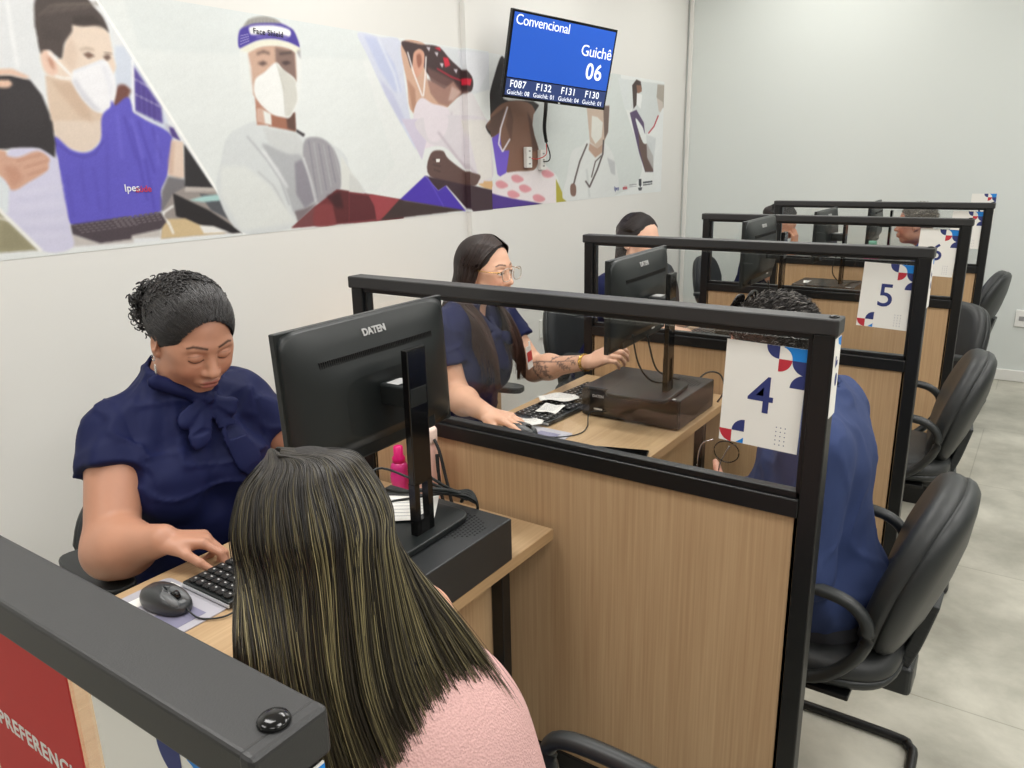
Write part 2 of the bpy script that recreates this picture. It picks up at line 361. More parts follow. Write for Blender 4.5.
# ================================================================== chairs
def superell(w, h, n=3., k=40, top=1., bot=1.):
    out = []
    for i in range(k):
        a = 2*math.pi*i/k; c, s = math.cos(a), math.sin(a)
        x = abs(c)**(2/n)*math.copysign(1, c)*w/2; y = abs(s)**(2/n)*math.copysign(1, s)*h/2
        f = top if y > 0 else bot; x *= 1+(f-1)*abs(y)/(h/2); out.append((x, y))
    return out
def pad(b, outline, thick, M, curve=0., puff=.012, rings=((1.0, .0), (1.012, .25), (1.0, .55), (.95, .85), (.84, 1.0), (.5, 1.06), (.15, 1.08)), back=True):
    # cushion: stacked outlines; local z is the thickness, curved about y
    def pt(x, y, z): return M @ Vector((x, y, z + curve*(x*x)))
    vs = []
    for s, z in rings: vs.append([b.bm.verts.new(pt(x*s, y*s, thick*z)) for x, y in outline])
    n = len(outline)
    for r0, r1 in zip(vs, vs[1:]):
        for k in range(n):
            f = b.bm.faces.new((r0[k], r0[(k+1) % n], r1[(k+1) % n], r1[k])); f.smooth = True; f.material_index = b.cur
    for r in (vs[0], vs[-1]):
        c = b.bm.verts.new(sum((v.co for v in r), Vector())/n)
        for k in range(n):
            f = b.bm.faces.new((r[k], r[(k+1) % n], c)); f.smooth = True; f.material_index = b.cur
    return b
TILT = math.radians(17)
def visitor_chair(loc, rz, label):
    # local +x is the way the sitter faces, origin on the floor under the seat
    t = empty('visitor_chair', loc, rz, label, 'chair', 'visitor chairs along the partitions')
    S = superell(.43, .46, 4.2, 40, 1., .93)
    Mz = Matrix.Translation((0, 0, .432)) @ Matrix.Rotation(math.pi/2*-1, 4, 'Z')
    b = new(LEATH); pad(b, S, .05, Mz); b.build('seat', t)
    b = new(SHELL); pad(b, [(x*1.01, y*1.01) for x, y in S], -.03, Mz, rings=((1., -.1), (1.01, .2), (.97, .7), (.86, 1.), (.4, 1.05))); b.build('seat_shell', t)
    # backrest: outline in local yz, facing +x, tilted back
    O = superell(.435, .405, 3.0, 48, .80, .88)
    R = Matrix(((0, 0, 1, 0), (1, 0, 0, 0), (0, 1, 0, 0), (0, 0, 0, 1)))   # outline x->y, y->z, thickness->x
    Mb = Matrix.Translation((-.245, 0, .655)) @ Matrix.Rotation(-TILT, 4, 'Y') @ R
    b = new(LEATH); pad(b, O, .052, Mb, curve=.55, rings=((1., 0), (1.01, .3), (1., .6), (.95, .88), (.82, 1.02), (.5, 1.1), (.15, 1.12))); b.build('backrest', t)
    b = new(SHELL); pad(b, O, -.036, Mb, curve=.55, rings=((1.0, -.12), (1.015, .1), (1., .5), (.94, .85), (.8, 1.05), (.5, 1.35), (.15, 1.5))); b.build('back_shell', t)
    pts = catmull([Vector(p) for p in ((-.08, 0, .385), (-.16, 0, .372), (-.215, 0, .39), (-.245, 0, .455), (-.275, 0, .58))], 6)
    b = new(SHELL)
    for p, q in zip(pts, pts[1:]):
        d = q-p; m = (p+q)/2; b.box(m, (d.length*1.25, .085, .028), R=d.to_track_quat('X', 'Z').to_matrix(), bev=.004)
    b.build('back_bracket', t)
    b = new(SHELL).box((-.20, 0, .375), (.11, .10, .075), bev=.012, seg=3); b.build('bracket_cover', t)
    for s in (-1, 1):
        P = [(-.02, s*.215, .415), (-.10, s*.228, .45), (-.165, s*.235, .53), (-.175, s*.237, .60), (-.135, s*.237, .645), (-.05, s*.237, .66), (.06, s*.237, .665), (.14, s*.237, .655), (.165, s*.237, .615), (.14, s*.234, .54), (.08, s*.225, .45), (.04, s*.212, .41)]
        b = new(SHELL).tube(P, .0165, 10, smooth_n=4, flat=.85); b.build('armrest', t)
    F = [(.16, -.22, .400), (.20, -.23, .32), (.235, -.235, .08), (.20, -.235, .02), (.14, -.235, .0135), (-.20, -.235, .0135), (-.25, -.215, .0135), (-.265, -.16, .0135), (-.265, .16, .0135), (-.25, .215, .0135), (-.20, .235, .0135), (.14, .235, .0135), (.20, .235, .02), (.235, .235, .08), (.20, .23, .32), (.16, .22, .400)]
    b = new(BLACKM).tube(F, .0125, 12, smooth_n=4); b.build('sled_frame', t)
    new(BLACKM).box((.02, 0, .396), (.34, .42, .012), bev=.003).build('seat_plate', t)
    return t
vc = [(.70, -.70, math.pi, 'black visitor chair of the long-haired woman, one armrest showing at the bottom edge'),
      (.715, .45, math.pi, 'black visitor chair with the man in blue, backrest to the aisle'),
      (.665, 1.76, math.pi+.1, 'black visitor chair behind the number 5 partition, empty, backrest to the aisle'),
      (.59, 2.66, math.pi+.72, 'dark visitor chair turned with its broad back outwards, second from the back wall'),
      (.595, 4.08, math.pi-.1, 'farthest black visitor chair, in front of the back wall')]
for x, y, rz, lb in vc: visitor_chair((x, y, 0), rz, lb)
MESHB = mat('chair_fabric', (40, 43, 46), .75, bump=.2, bscale=700)
def office_chair(loc, rz, label, top=.92):
    t = empty('office_chair', loc, rz, label, 'chair', 'staff office chairs by the wall')
    S = superell(.46, .46, 4., 36, 1., .93)
    b = new(MESHB); pad(b, S, .055, Matrix.Translation((0, 0, .44)) @ Matrix.Rotation(-math.pi/2, 4, 'Z')); b.build('seat', t)
    hh = top-.50
    O = superell(.43, hh, 3.0, 48, .78, .9)
    R = Matrix(((0, 0, 1, 0), (1, 0, 0, 0), (0, 1, 0, 0), (0, 0, 0, 1)))
    Mb = Matrix.Translation((-.25, 0, .50+hh/2)) @ Matrix.Rotation(math.radians(-8), 4, 'Y') @ R
    b = new(MESHB); pad(b, O, .045, Mb, curve=.6); b.build('backrest', t)
    b = new(SHELL); pad(b, O, -.03, Mb, curve=.6, rings=((1.0, -.1), (1.015, .1), (1., .5), (.93, .9), (.6, 1.15), (.15, 1.2))); b.build('back_shell', t)
    new(SHELL).box((-.24, 0, .44), (.03, .09, .24), R=Euler((0, math.radians(-8), 0)), bev=.005).build('back_bracket', t)
    new(SHELL).box((-.1, 0, .415), (.3, .16, .035), bev=.01).build('mechanism', t)
    for s in (-1, 1):
        ar = new(SHELL).prism(superell(.27, .085, 3.2, 28), .024, bev=.006, M=Matrix.Translation((.035, s*.275, .66)), seg=3).build('armrest', t)
        new(SHELL).prism([(-.05, 0), (.05, 0), (.032, -.13), (.03, -.235), (-.03, -.235), (-.03, -.13)], .03, bev=.004, M=Matrix.Translation((.0, s*.275+.015, .655)) @ Matrix.Rotation(math.pi/2, 4, 'X')).build('arm_support', ar)
        new(SHELL).box((0, s*.24, .425), (.05, .09, .014)).build('arm_bar', ar)
    new(BLACKM).cyl((0, 0, .09), (0, 0, .41), .026).build('gas_post', t)
    for k in range(5):
        a = k*2*math.pi/5+.3; c, s_ = math.cos(a), math.sin(a)
        lg = new(BLACKM).box((c*.15, s_*.15, .075), (.29, .04, .028), R=Euler((0, .08, a)), bev=.008).build('leg', t)
        new(BLKP).cyl((c*.285-s_*.012, s_*.285+c*.012, .027), (c*.285+s_*.012, s_*.285-c*.012, .027), .026).build('caster', lg)
    return t
office_chair((-.585, -.32, 0), -.06, 'black office chair under the woman with the curly updo, armrest at the left', .76)
office_chair((-.68, .80, 0), .12, 'black office chair of the woman with glasses, mostly behind her', .87)
office_chair((-.60, 1.93, 0), .05, 'black office chair showing behind the tattooed forearm, left of the number 5 partition', .90)
office_chair((-.63, 3.28, 0), .3, 'empty dark office chair in the middle distance against the white wall', .90)
office_chair((-.72, 4.12, 0), .0, 'farthest staff chair, under the woman holding her face', .85)
# ================================================================== computers
STICK = mat('sticker', (225, 225, 222), .45)
VENT = mat('vent_dark', (6, 6, 7), .6)
SCR = mat('screen_lit', (205, 220, 235), .3, emit=.8)
def monitor(loc, yaw, tilt, label, polex=.085, base_rz=0., z0=.0, logo=True):
    # loc = panel centre; local +x points to the visitor side (back of the screen), screen faces -x
    t = empty('monitor', (loc[0], loc[1], z0), yaw, label, 'monitor', 'monitors on the desks')
    w, h = .44, .266; zc = loc[2]-z0
    Rt = Matrix.Rotation(tilt, 4, 'Y'); T = Matrix.Translation((0, 0, zc)) @ Rt
    pn = new(BLKP); M3 = T.to_3x3()
    def B(c, s, bev=.002, seg=2, bb=pn): bb.box(T @ Vector(c), s, R=M3, bev=bev, seg=seg)
    B((-.006, 0, 0), (.014, w, h))
    # bulged back: loft between rounded rectangles
    def ring(sy, sz, x, zo=0, n=5):
        pts = []
        for (y, z) in superell(sy, sz, n, 40): pts.append(T @ Vector((x, y, z+zo)))
        return pts
    rs = [ring(w*.995, h*.99, .001, n=14), ring(w*.97, h*.93, .006, .002, 9), ring(w*.86, h*.74, .018, -.006, 6), ring(w*.68, h*.52, .03, -.02, 5), ring(w*.50, h*.42, .037, -.026, 5)]
    V = [[pn.bm.verts.new(p) for p in r] for r in rs]
    for a, b_ in zip(V, V[1:]):
        for k in range(40):
            f = pn.bm.faces.new((a[k], a[(k+1) % 40], b_[(k+1) % 40], b_[k])); f.smooth = True
    pn.bm.faces.new(V[-1]); pn.bm.faces.new(V[0])
    pn.build('housing', t)
    LV = [(w*.995, h*.99, .001, 0, 14), (w*.97, h*.93, .006, .002, 9), (w*.86, h*.74, .018, -.006, 6), (w*.68, h*.52, .03, -.02, 5), (w*.50, h*.42, .037, -.026, 5)]
    def xs(y, z):
        N = [((abs(y)/(a/2))**n+(abs(z-o)/(b/2))**n)**(1/n) for a, b, x, o, n in LV]
        for k in range(4):
            if N[k] <= 1 < N[k+1]: f = (1-N[k])/(N[k+1]-N[k]); return LV[k][2]*(1-f)+LV[k+1][2]*f
        return .037 if N[4] <= 1 else .001
    lp = new(BLKP); B((.006, 0, -h/2+.028), (.022, .30, .05), .005, 2, lp); lp.build('port_cover', t)
    sc = new(SCR); B((-.0135, 0, .004), (.001, w-.016, h-.03), 0, 1, sc); sc.build('screen', t)
    v = new(VENT)
    for k in range(64):
        y = -.150+k*.00475; z = .066
        B((xs(y, z)+.0006, y, z), (.004, .0026, .012), 0, 1, v)
    v.build('vent_slots', t)
    if logo:
        x0 = xs(0, .098); o = T @ Vector((x0+.0012, -.033, .096)); rgt = M3 @ Vector((0, 1, 0)); upv = M3 @ Vector((-.30, 0, 1))
        text_on('DATEN', .0185, GREYL, o, rgt, upv, t, bold=.0006, extrude=.0012)
    st = new(STICK); B((.0185, .075, -h/2+.034), (.0012, .022, .02), 0, 1, st); st.mt(VENT); B((.0193, .075, -h/2+.034), (.0008, .008, .008), 0, 1, st); st.build('sticker', t)
    arm = new(BLKP).box((polex/2+.018, 0, zc-.012), (polex-.02, .05, .04), bev=.004); arm.build('mount_arm', t)
    sp = new(mat('arm_label', (205, 205, 205), .3)).box((polex/2+.012, -.0, zc+.0095), (.028, .038, .001)); sp.build('arm_label', t)
    zb = .846 if z0 == 0 else 0
    top = zc+.078
    po = new(BLKG).box((polex, 0, (zb+.012+.10+top)/2), (.015, .052, top-zb-.112), bev=.002)
    po.box((polex, .019, zb+.062), (.015, .014, .11)).box((polex, -.019, zb+.062), (.015, .014, .11)).box((polex, 0, zb+.0245), (.015, .052, .034))
    po.build('stand_pole', t)
    bs = new(BLKP)
    cs, sn = math.cos(base_rz), math.sin(base_rz)
    bs.prism(superell(.20, .235, 7, 40), .012, bev=.003, M=Matrix.Translation((polex-.065, .0, zb)) @ Matrix.Rotation(base_rz, 4, 'Z'))
    bs.build('stand_base', t)
    return t
ML = ['large black monitor seen from behind, DATEN lettering clear, beside the curly-haired woman', 'black monitor seen from behind in front of the woman with glasses', 'black monitor seen from behind between the number 5 and number 6 partitions', 'small distant monitor behind the number 6 partition', 'farthest monitor, seen nearly edge on through the last glass pane']
MON = [((.070, -.328, 1.142), .02, -.05), ((.089, .785, 1.137), .05, .0), ((.075, 1.985, 1.155), .02, .0), ((.07, 3.16, 1.120), -.01, .0), ((.10, 4.36, 1.10), .03, 0)]
for (l, yw, ti), lb in zip(MON, ML): monitor(l, yw, ti, lb, polex=.1)
CPUM = mat('case_black', (38, 40, 42), .38, bump=.1, bscale=1500)
CPUF = mat('case_front', (26, 24, 24), .15)
def computer(loc, rz, label, sx=.33, sy=.28):
    t = empty('desktop_computer', loc, rz, label, 'computer', 'flat computer cases under the monitors')
    h = .092
    new(CPUM).box((0, 0, h/2+.003), (sx, sy, h), bev=.003).build('case', t)
    b = new(CPUF).box((0, -sy/2-.004, h/2+.003), (sx-.004, .01, h-.004), bev=.003); b.build('front_panel', t)
    v = new(VENT)
    for i in range(16):
        for j in range(13):
            if (i-7.5)**2/64+(j-6)**2/44 < 1: v.box((sx/2-.02-i*.0085, sy/2-.03-j*.0085-(i % 2)*.004, h+.0033), (.0034, .0034, .0008))
    v.build('vent_holes', t)
    l = new(STICK).box((sx/2-.045, -sy/2+.005+.0, h+.0034), (.055, .012, .0008)); l.build('asset_label', t)
    text_on('DATEN', .012, GREYL, (-sx/2+.04, -sy/2-.0095, h*.72), (1, 0, 0), (0, 0, 1), t, bold=.0002, extrude=.0003)
    new(STICK).box((-sx/2+.06, -sy/2-.0095, .028), (.03, .001, .005)).build('power_light', t)
    return t
CP = [((.105, -.31, .75), 0, 'black desktop computer lying flat under the large DATEN monitor'), ((.085, .885, .75), 0, 'glossy black desktop computer lying flat in front of the woman with glasses'), ((.085, 2.07, .75), 0, 'black desktop computer under the monitor behind the number 5 partition'), ((.085, 3.26, .75), 0, 'flat grey black desktop computer with papers on it, seen through the number 5 pane'), ((.085, 4.4, .75), 0, 'farthest flat desktop computer')]
for l, r, lb in CP: computer(l, r, lb)
KEYM = mat('key_black', (22, 22, 23), .5); KTXT = mat('key_print', (190, 190, 190), .5)
def keyboard(loc, rz, label):
    # long side along local y, far edge (screen side) at +x
    t = empty('keyboard', loc, rz, label, 'keyboard', 'black keyboards')
    new(BLKP).box((0, 0, .009), (.145, .44, .014), bev=.003).build('case', t)
    new(mat('silver_trim', (200, 202, 205), .3, .3)).box((0, -.2205, .009), (.146, .0025, .006)).box((-.0733, 0, .006), (.0022, .44, .005)).build('silver_trim', t)
    k = new(KEYM); g = new(KTXT)
    for r in range(6):
        for c in range(21):
            y = .205-c*.0205; x = -.052+r*.0212
            if c in (15, 16) and r in (0, 1, 5) and c == 15: continue
            k.box((x, y, .0195), (.0175, .017, .007), bev=.002, seg=1)
            g.box((x+.003, y+.001, .02325), (.0045, .003, .0006))
    ko = k.build('keys', t); g.build('key_legends', ko)
    return t
keyboard((-.14, -.385, .75), 0, 'black keyboard with a silver edge under the hand of the curly-haired woman')
keyboard((-.165, .80, .75), -.06, 'black keyboard under paper slips in front of the woman with glasses')
keyboard((-.16, 2.03, .75), -.1, 'black keyboard under the hand seen through two panes of glass')
MOUSEM = mat('mouse_black', (52, 54, 56), .3); MOUSEG = mat('mouse_grey', (96, 98, 100), .35)
def mouse(loc, rz, label):
    t = empty('computer_mouse', loc, rz, label, 'mouse', 'black computer mice')
    b = new(MOUSEM); O = superell(.062, .115, 2.6, 36, .92, 1.0); 
    rings = ((.96, 0), (1., .25), (.98, .5), (.9, .75), (.72, .93), (.4, 1.03), (.1, 1.05)); vs = []
    for s, z in rings: vs.append([b.bm.verts.new((y*s, x*s, .001+.036*z*(1-.30*max(0, y/.057)**2))) for x, y in O])
    for a, c in zip(vs, vs[1:]):
        for k in range(36):
            f = b.bm.faces.new((a[k], a[(k+1) % 36], c[(k+1) % 36], c[k])); f.smooth = True
    b.bm.faces.new(vs[0]); b.bm.faces.new(vs[-1]); b.build('body', t)
    for s in (-1, 1): new(MOUSEG).sph((.022, s*.012, .026), (.03, .0105, .0085), R=Euler((s*-.3, .24, 0))).build('button', t)
    new(BLKG).cyl((.03, -.004, .030), (.03, .004, .030), .009).build('scroll_wheel', t)
    return t
mouse((-.175, -.662, .7545), .1, 'dark grey black mouse on the pale pad at the lower left')
mouse((-.135, .462, .7545), .05, 'black mouse under the hand of the woman with glasses')
PADG = mat('mousepad_grey', (176, 174, 182), .6, noise=.08, nscale=20); PADP = mat('pad_print', (128, 126, 150), .6)
def mousepad(loc, rz, label, sx=.2, sy=.19):
    t = empty('mouse_pad', loc, rz, label, 'mouse pad', 'pale mouse pads')
    new(PADG).prism(superell(sx, sy, 14, 32), .0022, M=Matrix.Identity(4)).build('mat_surface', t)
    new(PADP).box((.045, .02, .0025), (.07, .07, .0006)).build('printed_patch', t)
    new(WHITE).box((-.06, 0, .0025), (.03, sy*.9, .0006)).build('printed_band', t)
    return t
mousepad((-.175, -.69, .7505), 0, 'pale grey lilac mouse pad at the lower left corner of the near desk')
mousepad((-.115, .475, .7505), 0, 'pale mouse pad partly under slips, in front of the woman with glasses', .22, .17)
# papers
def sheet(name, pts, label, cat, m=WHITE, th=.0008, group=None, lines=0):
    o = new(m).prism(pts, th); 
    if lines: pass
    o = o.build(name); tag(o, label, cat, group); return o
def paper(loc, w, h, rz, label, wave=.004, group='loose paper slips', rx=0.):
    b = new(WHITE); n = 10; V = []
    for i in range(n+1):
        V.append([])
        for j in range(n+1):
            x, y = (i/n-.5)*w, (j/n-.5)*h
            V[-1].append(b.bm.verts.new((x, y, .001+wave*(1+math.sin(i*.7+j*.4+w*50))*.6)))
    for i in range(n):
        for j in range(n):
            f = b.bm.faces.new((V[i][j], V[i+1][j], V[i+1][j+1], V[i][j+1])); f.smooth = True
    o = b.build('paper_slip', recalc=False); o.location = loc; o.rotation_euler = (rx, 0, rz)
    so = o.modifiers.new('s', 'SOLIDIFY'); so.thickness = .0004
    p = new(GREYP)
    for k in range(6): p.box((0, -h*.35+k*h*.13, .001+wave*1.25+.0006), (w*.7, .0009, .0003))
    p.build('printed_lines', o)
    tag(o, label, 'paper', group); return o
paper((.06, -.285, .860), .17, .12, .6, 'white paper sheets lying on the base of the large monitor', .002)
paper((-.19, .575, .757), .13, .09, .3, 'white slip beside the mouse of the woman with glasses', .008)
paper((-.15, .66, .778), .07, .085, .15, 'small printed receipt lying on the second keyboard', .003)
paper((-.185, .765, .779), .13, .075, .7, 'crumpled white slip at the far end of the second keyboard', .008)
paper((.02, 3.2, .85), .11, .10, .2, 'white paper on the distant flat computer case', .003)
paper((-.06, 3.12, .754), .10, .12, .0, 'white paper lying on the distant desk left of the computer', .003)
# telephone-like black device on desk 1
t = empty('smartphone', (.19, .475, .75), .3, 'black smartphone lying flat on the desk behind the number 4 pane', 'phone')
new(BLKG).box((0, 0, .005), (.15, .075, .009), bev=.003).build('body', t); new(mat('phone_glass', (8, 9, 10), .05)).box((0, 0, .0098), (.14, .068, .0006)).build('screen', t)
# bottles
PINK = mat('pink_bottle', (225, 60, 140), .15); PINKC = mat('pink_cap', (235, 20, 120), .3); PEACH = mat('peach_bottle', (238, 190, 175), .3); PEACHC = mat('peach_cap', (245, 215, 200), .35)
t = empty('water_bottle', (-.150, -.045, .75), 0, 'bright pink translucent bottle beside the partition, behind the near monitor', 'bottle')
new(PINK).lathe([(.021, 0), (.023, .004), (.023, .02), (.020, .03), (.023, .04), (.023, .055), (.020, .065), (.022, .075), (.018, .085), (.014, .09)]).build('bottle_body', t)
new(PINKC).lathe([(.016, .088), (.016, .10), (.012, .106), (.0115, .128), (.006, .13)]).build('cap', t)
t = empty('thermal_bottle', (-.052, -.048, .75), 0, 'peach coloured bottle with a black strap against the wood partition', 'bottle')
new(PEACH).lathe([(.027, 0), (.029, .004), (.029, .135), (.026, .15), (.023, .158), (.023, .162)]).build('bottle_body', t)
new(PEACHC).lathe([(.0235, .160), (.024, .164), (.024, .190), (.020, .196), (.01, .198)]).build('cap', t)
new(mat('strap_black', (18, 18, 18), .7)).tube([(.027, -.006, .172), (.045, -.012, .15), (.062, -.016, .1), (.078, -.02, .05), (.085, -.02, .012), (.07, -.02, .006), (.052, -.018, .04), (.045, -.018, .10), (.038, -.012, .14)], .0042, 6, smooth_n=5).build('strap', t)
t = empty('water_bottle', (.33, 4.0, .0), 0, 'distant pink bottle with a green cap on the last desk', 'bottle')
t.location = (.17, 3.98, .75)
new(PINK).lathe([(.045, 0), (.048, .01), (.048, .17), (.03, .21), (.02, .22)]).build('bottle_body', t); new(mat('green_cap', (130, 190, 165), .4)).lathe([(.024, .218), (.024, .26), (.02, .262)]).build('cap', t)
# cables
def cable(pts, label, r=.0026, group='black computer cables', m=None):
    o = new(m or BLKP).tube(pts, r, 6, smooth_n=6).build('cable'); tag(o, label, 'cable', group); return o
cable([(.085, -.455, 1.03), (.10, -.40, .97), (.10, -.32, .92), (.12, -.24, .90), (.135, -.20, .885), (.15, -.175, .87), (.14, -.168, .85)], 'thick black cable hanging behind the large monitor to the computer', .0045)
cable([(.08, -.42, 1.01), (.02, -.33, .88), (.05, -.25, .865), (.12, -.20, .875), (.16, -.172, .86)], 'thin black cable looping over the base of the large monitor')
cable([(.03, -.36, .90), (.0, -.27, .93), (.06, -.22, .90), (.13, -.19, .88), (.175, -.163, .852)], 'thin black cable arching left of the large monitor stand')
for k in range(4):
    a = k*.007
    cable([(.10, -.235+a, .89+a), (.13, -.20+a, .877), (.16, -.175+a*.6, .87+a*.3), (.178, -.163, .85), (.172, -.1605, .80)], 'one of the black cables bunched behind the near computer, all alike', .0032, 'bunched cables behind the near computer')
cable([(-.118, -.658, .765), (-.085, -.655, .7555), (-.055, -.63, .7545), (-.05, -.60, .757), (-.06, -.575, .768), (-.07, -.56, .776)], 'thin black mouse cord curling from the mouse to the near keyboard', .0018)
cable([(-.08, .462, .763), (-.03, .50, .755), (.01, .56, .754), (.0, .63, .755), (-.03, .70, .775), (.01, .735, .775)], 'thin black mouse cord curving over the desk to the glossy computer', .0018)
cable([(.13, .66, 1.05), (.13, .70, .96), (.14, .75, .90), (.155, .80, .875), (.17, .86, .87), (.13, .90, .86)], 'black cable sagging behind the second monitor', .003)
cable([(.13, .76, 1.03), (.15, .78, .93), (.18, .80, .90), (.20, .85, .88), (.16, .90, .865)], 'black cable looping beside the second monitor pole', .003)
cable([(.17, 1.03, .80), (.20, 1.08, .845), (.245, 1.09, .845), (.27, 1.07, .80), (.255, 1.05, .76)], 'black cable arching behind the right end of the glossy computer', .003)
cable([(.16, 1.85, 1.05), (.17, 1.88, .95), (.19, 1.95, .88), (.18, 2.0, .87)], 'black cable hanging behind the third monitor', .003)
cable([(.16, 3.1, 1.05), (.13, 3.12, .93), (.17, 3.18, .86), (.25, 3.23, .865), (.24, 3.3, .86)], 'black cable hanging behind the distant fourth monitor', .003)
# ================================================================== implicit surfaces for bodies, clothes and hair
def V3(*a): return np.array(a, float)
def nrm(v): v = np.array(v, float); return v/np.linalg.norm(v)
def basis(fwd, up=(0, 0, 1)):
    f = nrm(fwd); l = nrm(np.cross(up, f)); u = np.cross(f, l); return np.stack([f, l, u], 1)      # columns: forward, left, up
class Field:
    def __init__(s): s.ops = []
    def ell(s, c, r, R=None, k=.012, op='+'): s.ops.append(('e', np.array(c, float), np.array(r, float), R, k, op)); return s
    def cone(s, a, b, ra, rb, k=.012, op='+', flat=None): s.ops.append(('c', np.array(a, float), np.array(b, float), (ra, rb, flat), k, op)); return s
    def box(s, c, h, R, rd, k=.01, op='+'): s.ops.append(('b', np.array(c, float), np.array(h, float), (R, rd), k, op)); return s
    def plane(s, c, n, k=.004, op='&'): s.ops.append(('p', np.array(c, float), nrm(n), None, k, op)); return s
    def sub(s, other, k=.004): s.ops.append(('f', other, None, None, k, '-')); return s
    def join(s, other, k=.004): s.ops.append(('f', other, None, None, k, '+')); return s
    def __call__(s, P):
        d = np.full(len(P), 1e3)
        for t, a, b, c, k, op in s.ops:
            if t == 'e':
                q = P-a
                if c is not None: q = q @ c
                k0 = np.sqrt(((q/b)**2).sum(1)); k1 = np.sqrt(((q/(b*b))**2).sum(1))+1e-9; e = k0*(k0-1)/k1
            elif t == 'c':
                ab = b-a; q = P-a; tt = np.clip((q@ab)/(ab@ab), 0, 1); w = q-tt[:, None]*ab
                ra, rb, fl = c
                if fl is not None:      # (direction, factor): squash along a direction
                    w = w+np.outer(w@fl[0], fl[0])*(1/fl[1]-1)
                e = np.sqrt((w*w).sum(1))-(ra+(rb-ra)*tt)
            elif t == 'b':
                q = np.abs((P-a) @ c[0])-b; e = np.linalg.norm(np.maximum(q, 0), axis=1)+np.minimum(q.max(1), 0)-c[1]
            elif t == 'p': e = (P-a)@b
            else: e = a(P)
            if op == '+': h = np.clip(.5+.5*(d-e)/k, 0, 1); d = d+(e-d)*h-k*h*(1-h)
            elif op == '-': e = -e; h = np.clip(.5-.5*(d-e)/k, 0, 1); d = d+(e-d)*h+k*h*(1-h)
            else: h = np.clip(.5-.5*(d-e)/k, 0, 1); d = d+(e-d)*h+k*h*(1-h)
        return d
def axis_pts(lo, hi, h, fine=()):
    xs = [lo]
    while xs[-1] < hi:
        x = xs[-1]; st = h
        for a, b, hf in fine:
            if a-h*.5 <= x <= b: st = min(st, hf)
        xs.append(x+st)
    while (len(xs)-1) % 8: xs.append(xs[-1]+h)
    return np.array(xs)
def nets(f, lo, hi, h, fine=((), (), ()), slack=1.25, disp=0.012):
    X, Y, Z = [axis_pts(lo[i], hi[i], h, fine[i]) for i in range(3)]
    nx, ny, nz = len(X), len(Y), len(Z); B = 8
    D = np.full((nx, ny, nz), 1., np.float32)
    bx, by, bz = [np.arange(0, n-1, B) for n in (nx, ny, nz)]
    def mid(A, b): return (A[b]+A[np.minimum(b+B, len(A)-1)])/2, (A[np.minimum(b+B, len(A)-1)]-A[b])/2
    (mx, hx), (my, hy), (mz, hz) = mid(X, bx), mid(Y, by), mid(Z, bz)
    G = np.stack(np.meshgrid(mx, my, mz, indexing='ij'), -1).reshape(-1, 3)
    Rr = np.sqrt((np.stack(np.meshgrid(hx, hy, hz, indexing='ij'), -1)**2).sum(-1)).ravel()
    d0 = f(G); I = np.stack(np.meshgrid(bx, by, bz, indexing='ij'), -1).reshape(-1, 3)
    near = np.abs(d0) < Rr*slack+disp
    sg = np.where(d0 < 0, -1., 1.)
    for (i, j, k), s_ in zip(I[(~near) & (d0 < 0)], sg[(~near) & (d0 < 0)]): D[i:i+B+1, j:j+B+1, k:k+B+1] = -1
    nb = I[near]; o = np.arange(B+1); L = np.stack(np.meshgrid(o, o, o, indexing='ij'), -1).reshape(-1, 3)
    for s0 in range(0, len(nb), 300):
        q = nb[s0:s0+300]; idx = (q[:, None, :]+L[None]).reshape(-1, 3)
        P = np.stack([X[idx[:, 0]], Y[idx[:, 1]], Z[idx[:, 2]]], 1); D[idx[:, 0], idx[:, 1], idx[:, 2]] = f(P)
    S = D < 0
    c = S[:-1, :-1, :-1].astype(np.int8)
    tot = sum(S[a:nx-1+a, b:ny-1+b, cc:nz-1+cc].astype(np.int8) for a in (0, 1) for b in (0, 1) for cc in (0, 1))
    act = (tot > 0) & (tot < 8); A = np.argwhere(act); vid = np.full(act.shape, -1, np.int32); vid[act] = np.arange(len(A))
    acc = np.zeros((len(A), 3)); cnt = np.zeros(len(A))
    ax = (X, Y, Z)
    def crd(idx): return np.stack([X[idx[:, 0]], Y[idx[:, 1]], Z[idx[:, 2]]], 1)
    for d in range(3):
        for u in (0, 1):
            for v in (0, 1):
                o0 = np.zeros(3, int); oth = [i for i in range(3) if i != d]; o0[oth[0]] = u; o0[oth[1]] = v; o1 = o0.copy(); o1[d] = 1
                a = A+o0; b = A+o1; da = D[a[:, 0], a[:, 1], a[:, 2]]; db = D[b[:, 0], b[:, 1], b[:, 2]]
                m = (da < 0) != (db < 0); t = np.where(m, da/(da-db+1e-12), 0)[:, None]
                p = crd(a)*(1-t)+crd(b)*t; acc[m] += p[m]; cnt[m] += 1
    Vt = acc/cnt[:, None]
    F = []
    for d in range(3):
        oth = [i for i in range(3) if i != d]
        sl0 = [slice(1, -1)]*3; sl1 = [slice(1, -1)]*3
        sl0[d] = slice(0, -1); sl1[d] = slice(1, None)
        s0 = S[tuple(sl0)]; s1 = S[tuple(sl1)]; E = np.argwhere(s0 != s1)
        off = np.ones(3, int); off[d] = 0; g = E+off; flip = s0[E[:, 0], E[:, 1], E[:, 2]]
        e1 = np.zeros(3, int); e1[oth[0]] = 1; e2 = np.zeros(3, int); e2[oth[1]] = 1
        q = [g, g-e1, g-e1-e2, g-e2]
        ids = np.stack([vid[np.clip(w[:, 0], 0, nx-2), np.clip(w[:, 1], 0, ny-2), np.clip(w[:, 2], 0, nz-2)] for w in q], 1)
        if d == 1: flip = ~flip
        ids[~flip] = ids[~flip][:, ::-1]; F.append(ids)
    F = np.concatenate(F); F = F[(F >= 0).all(1)]
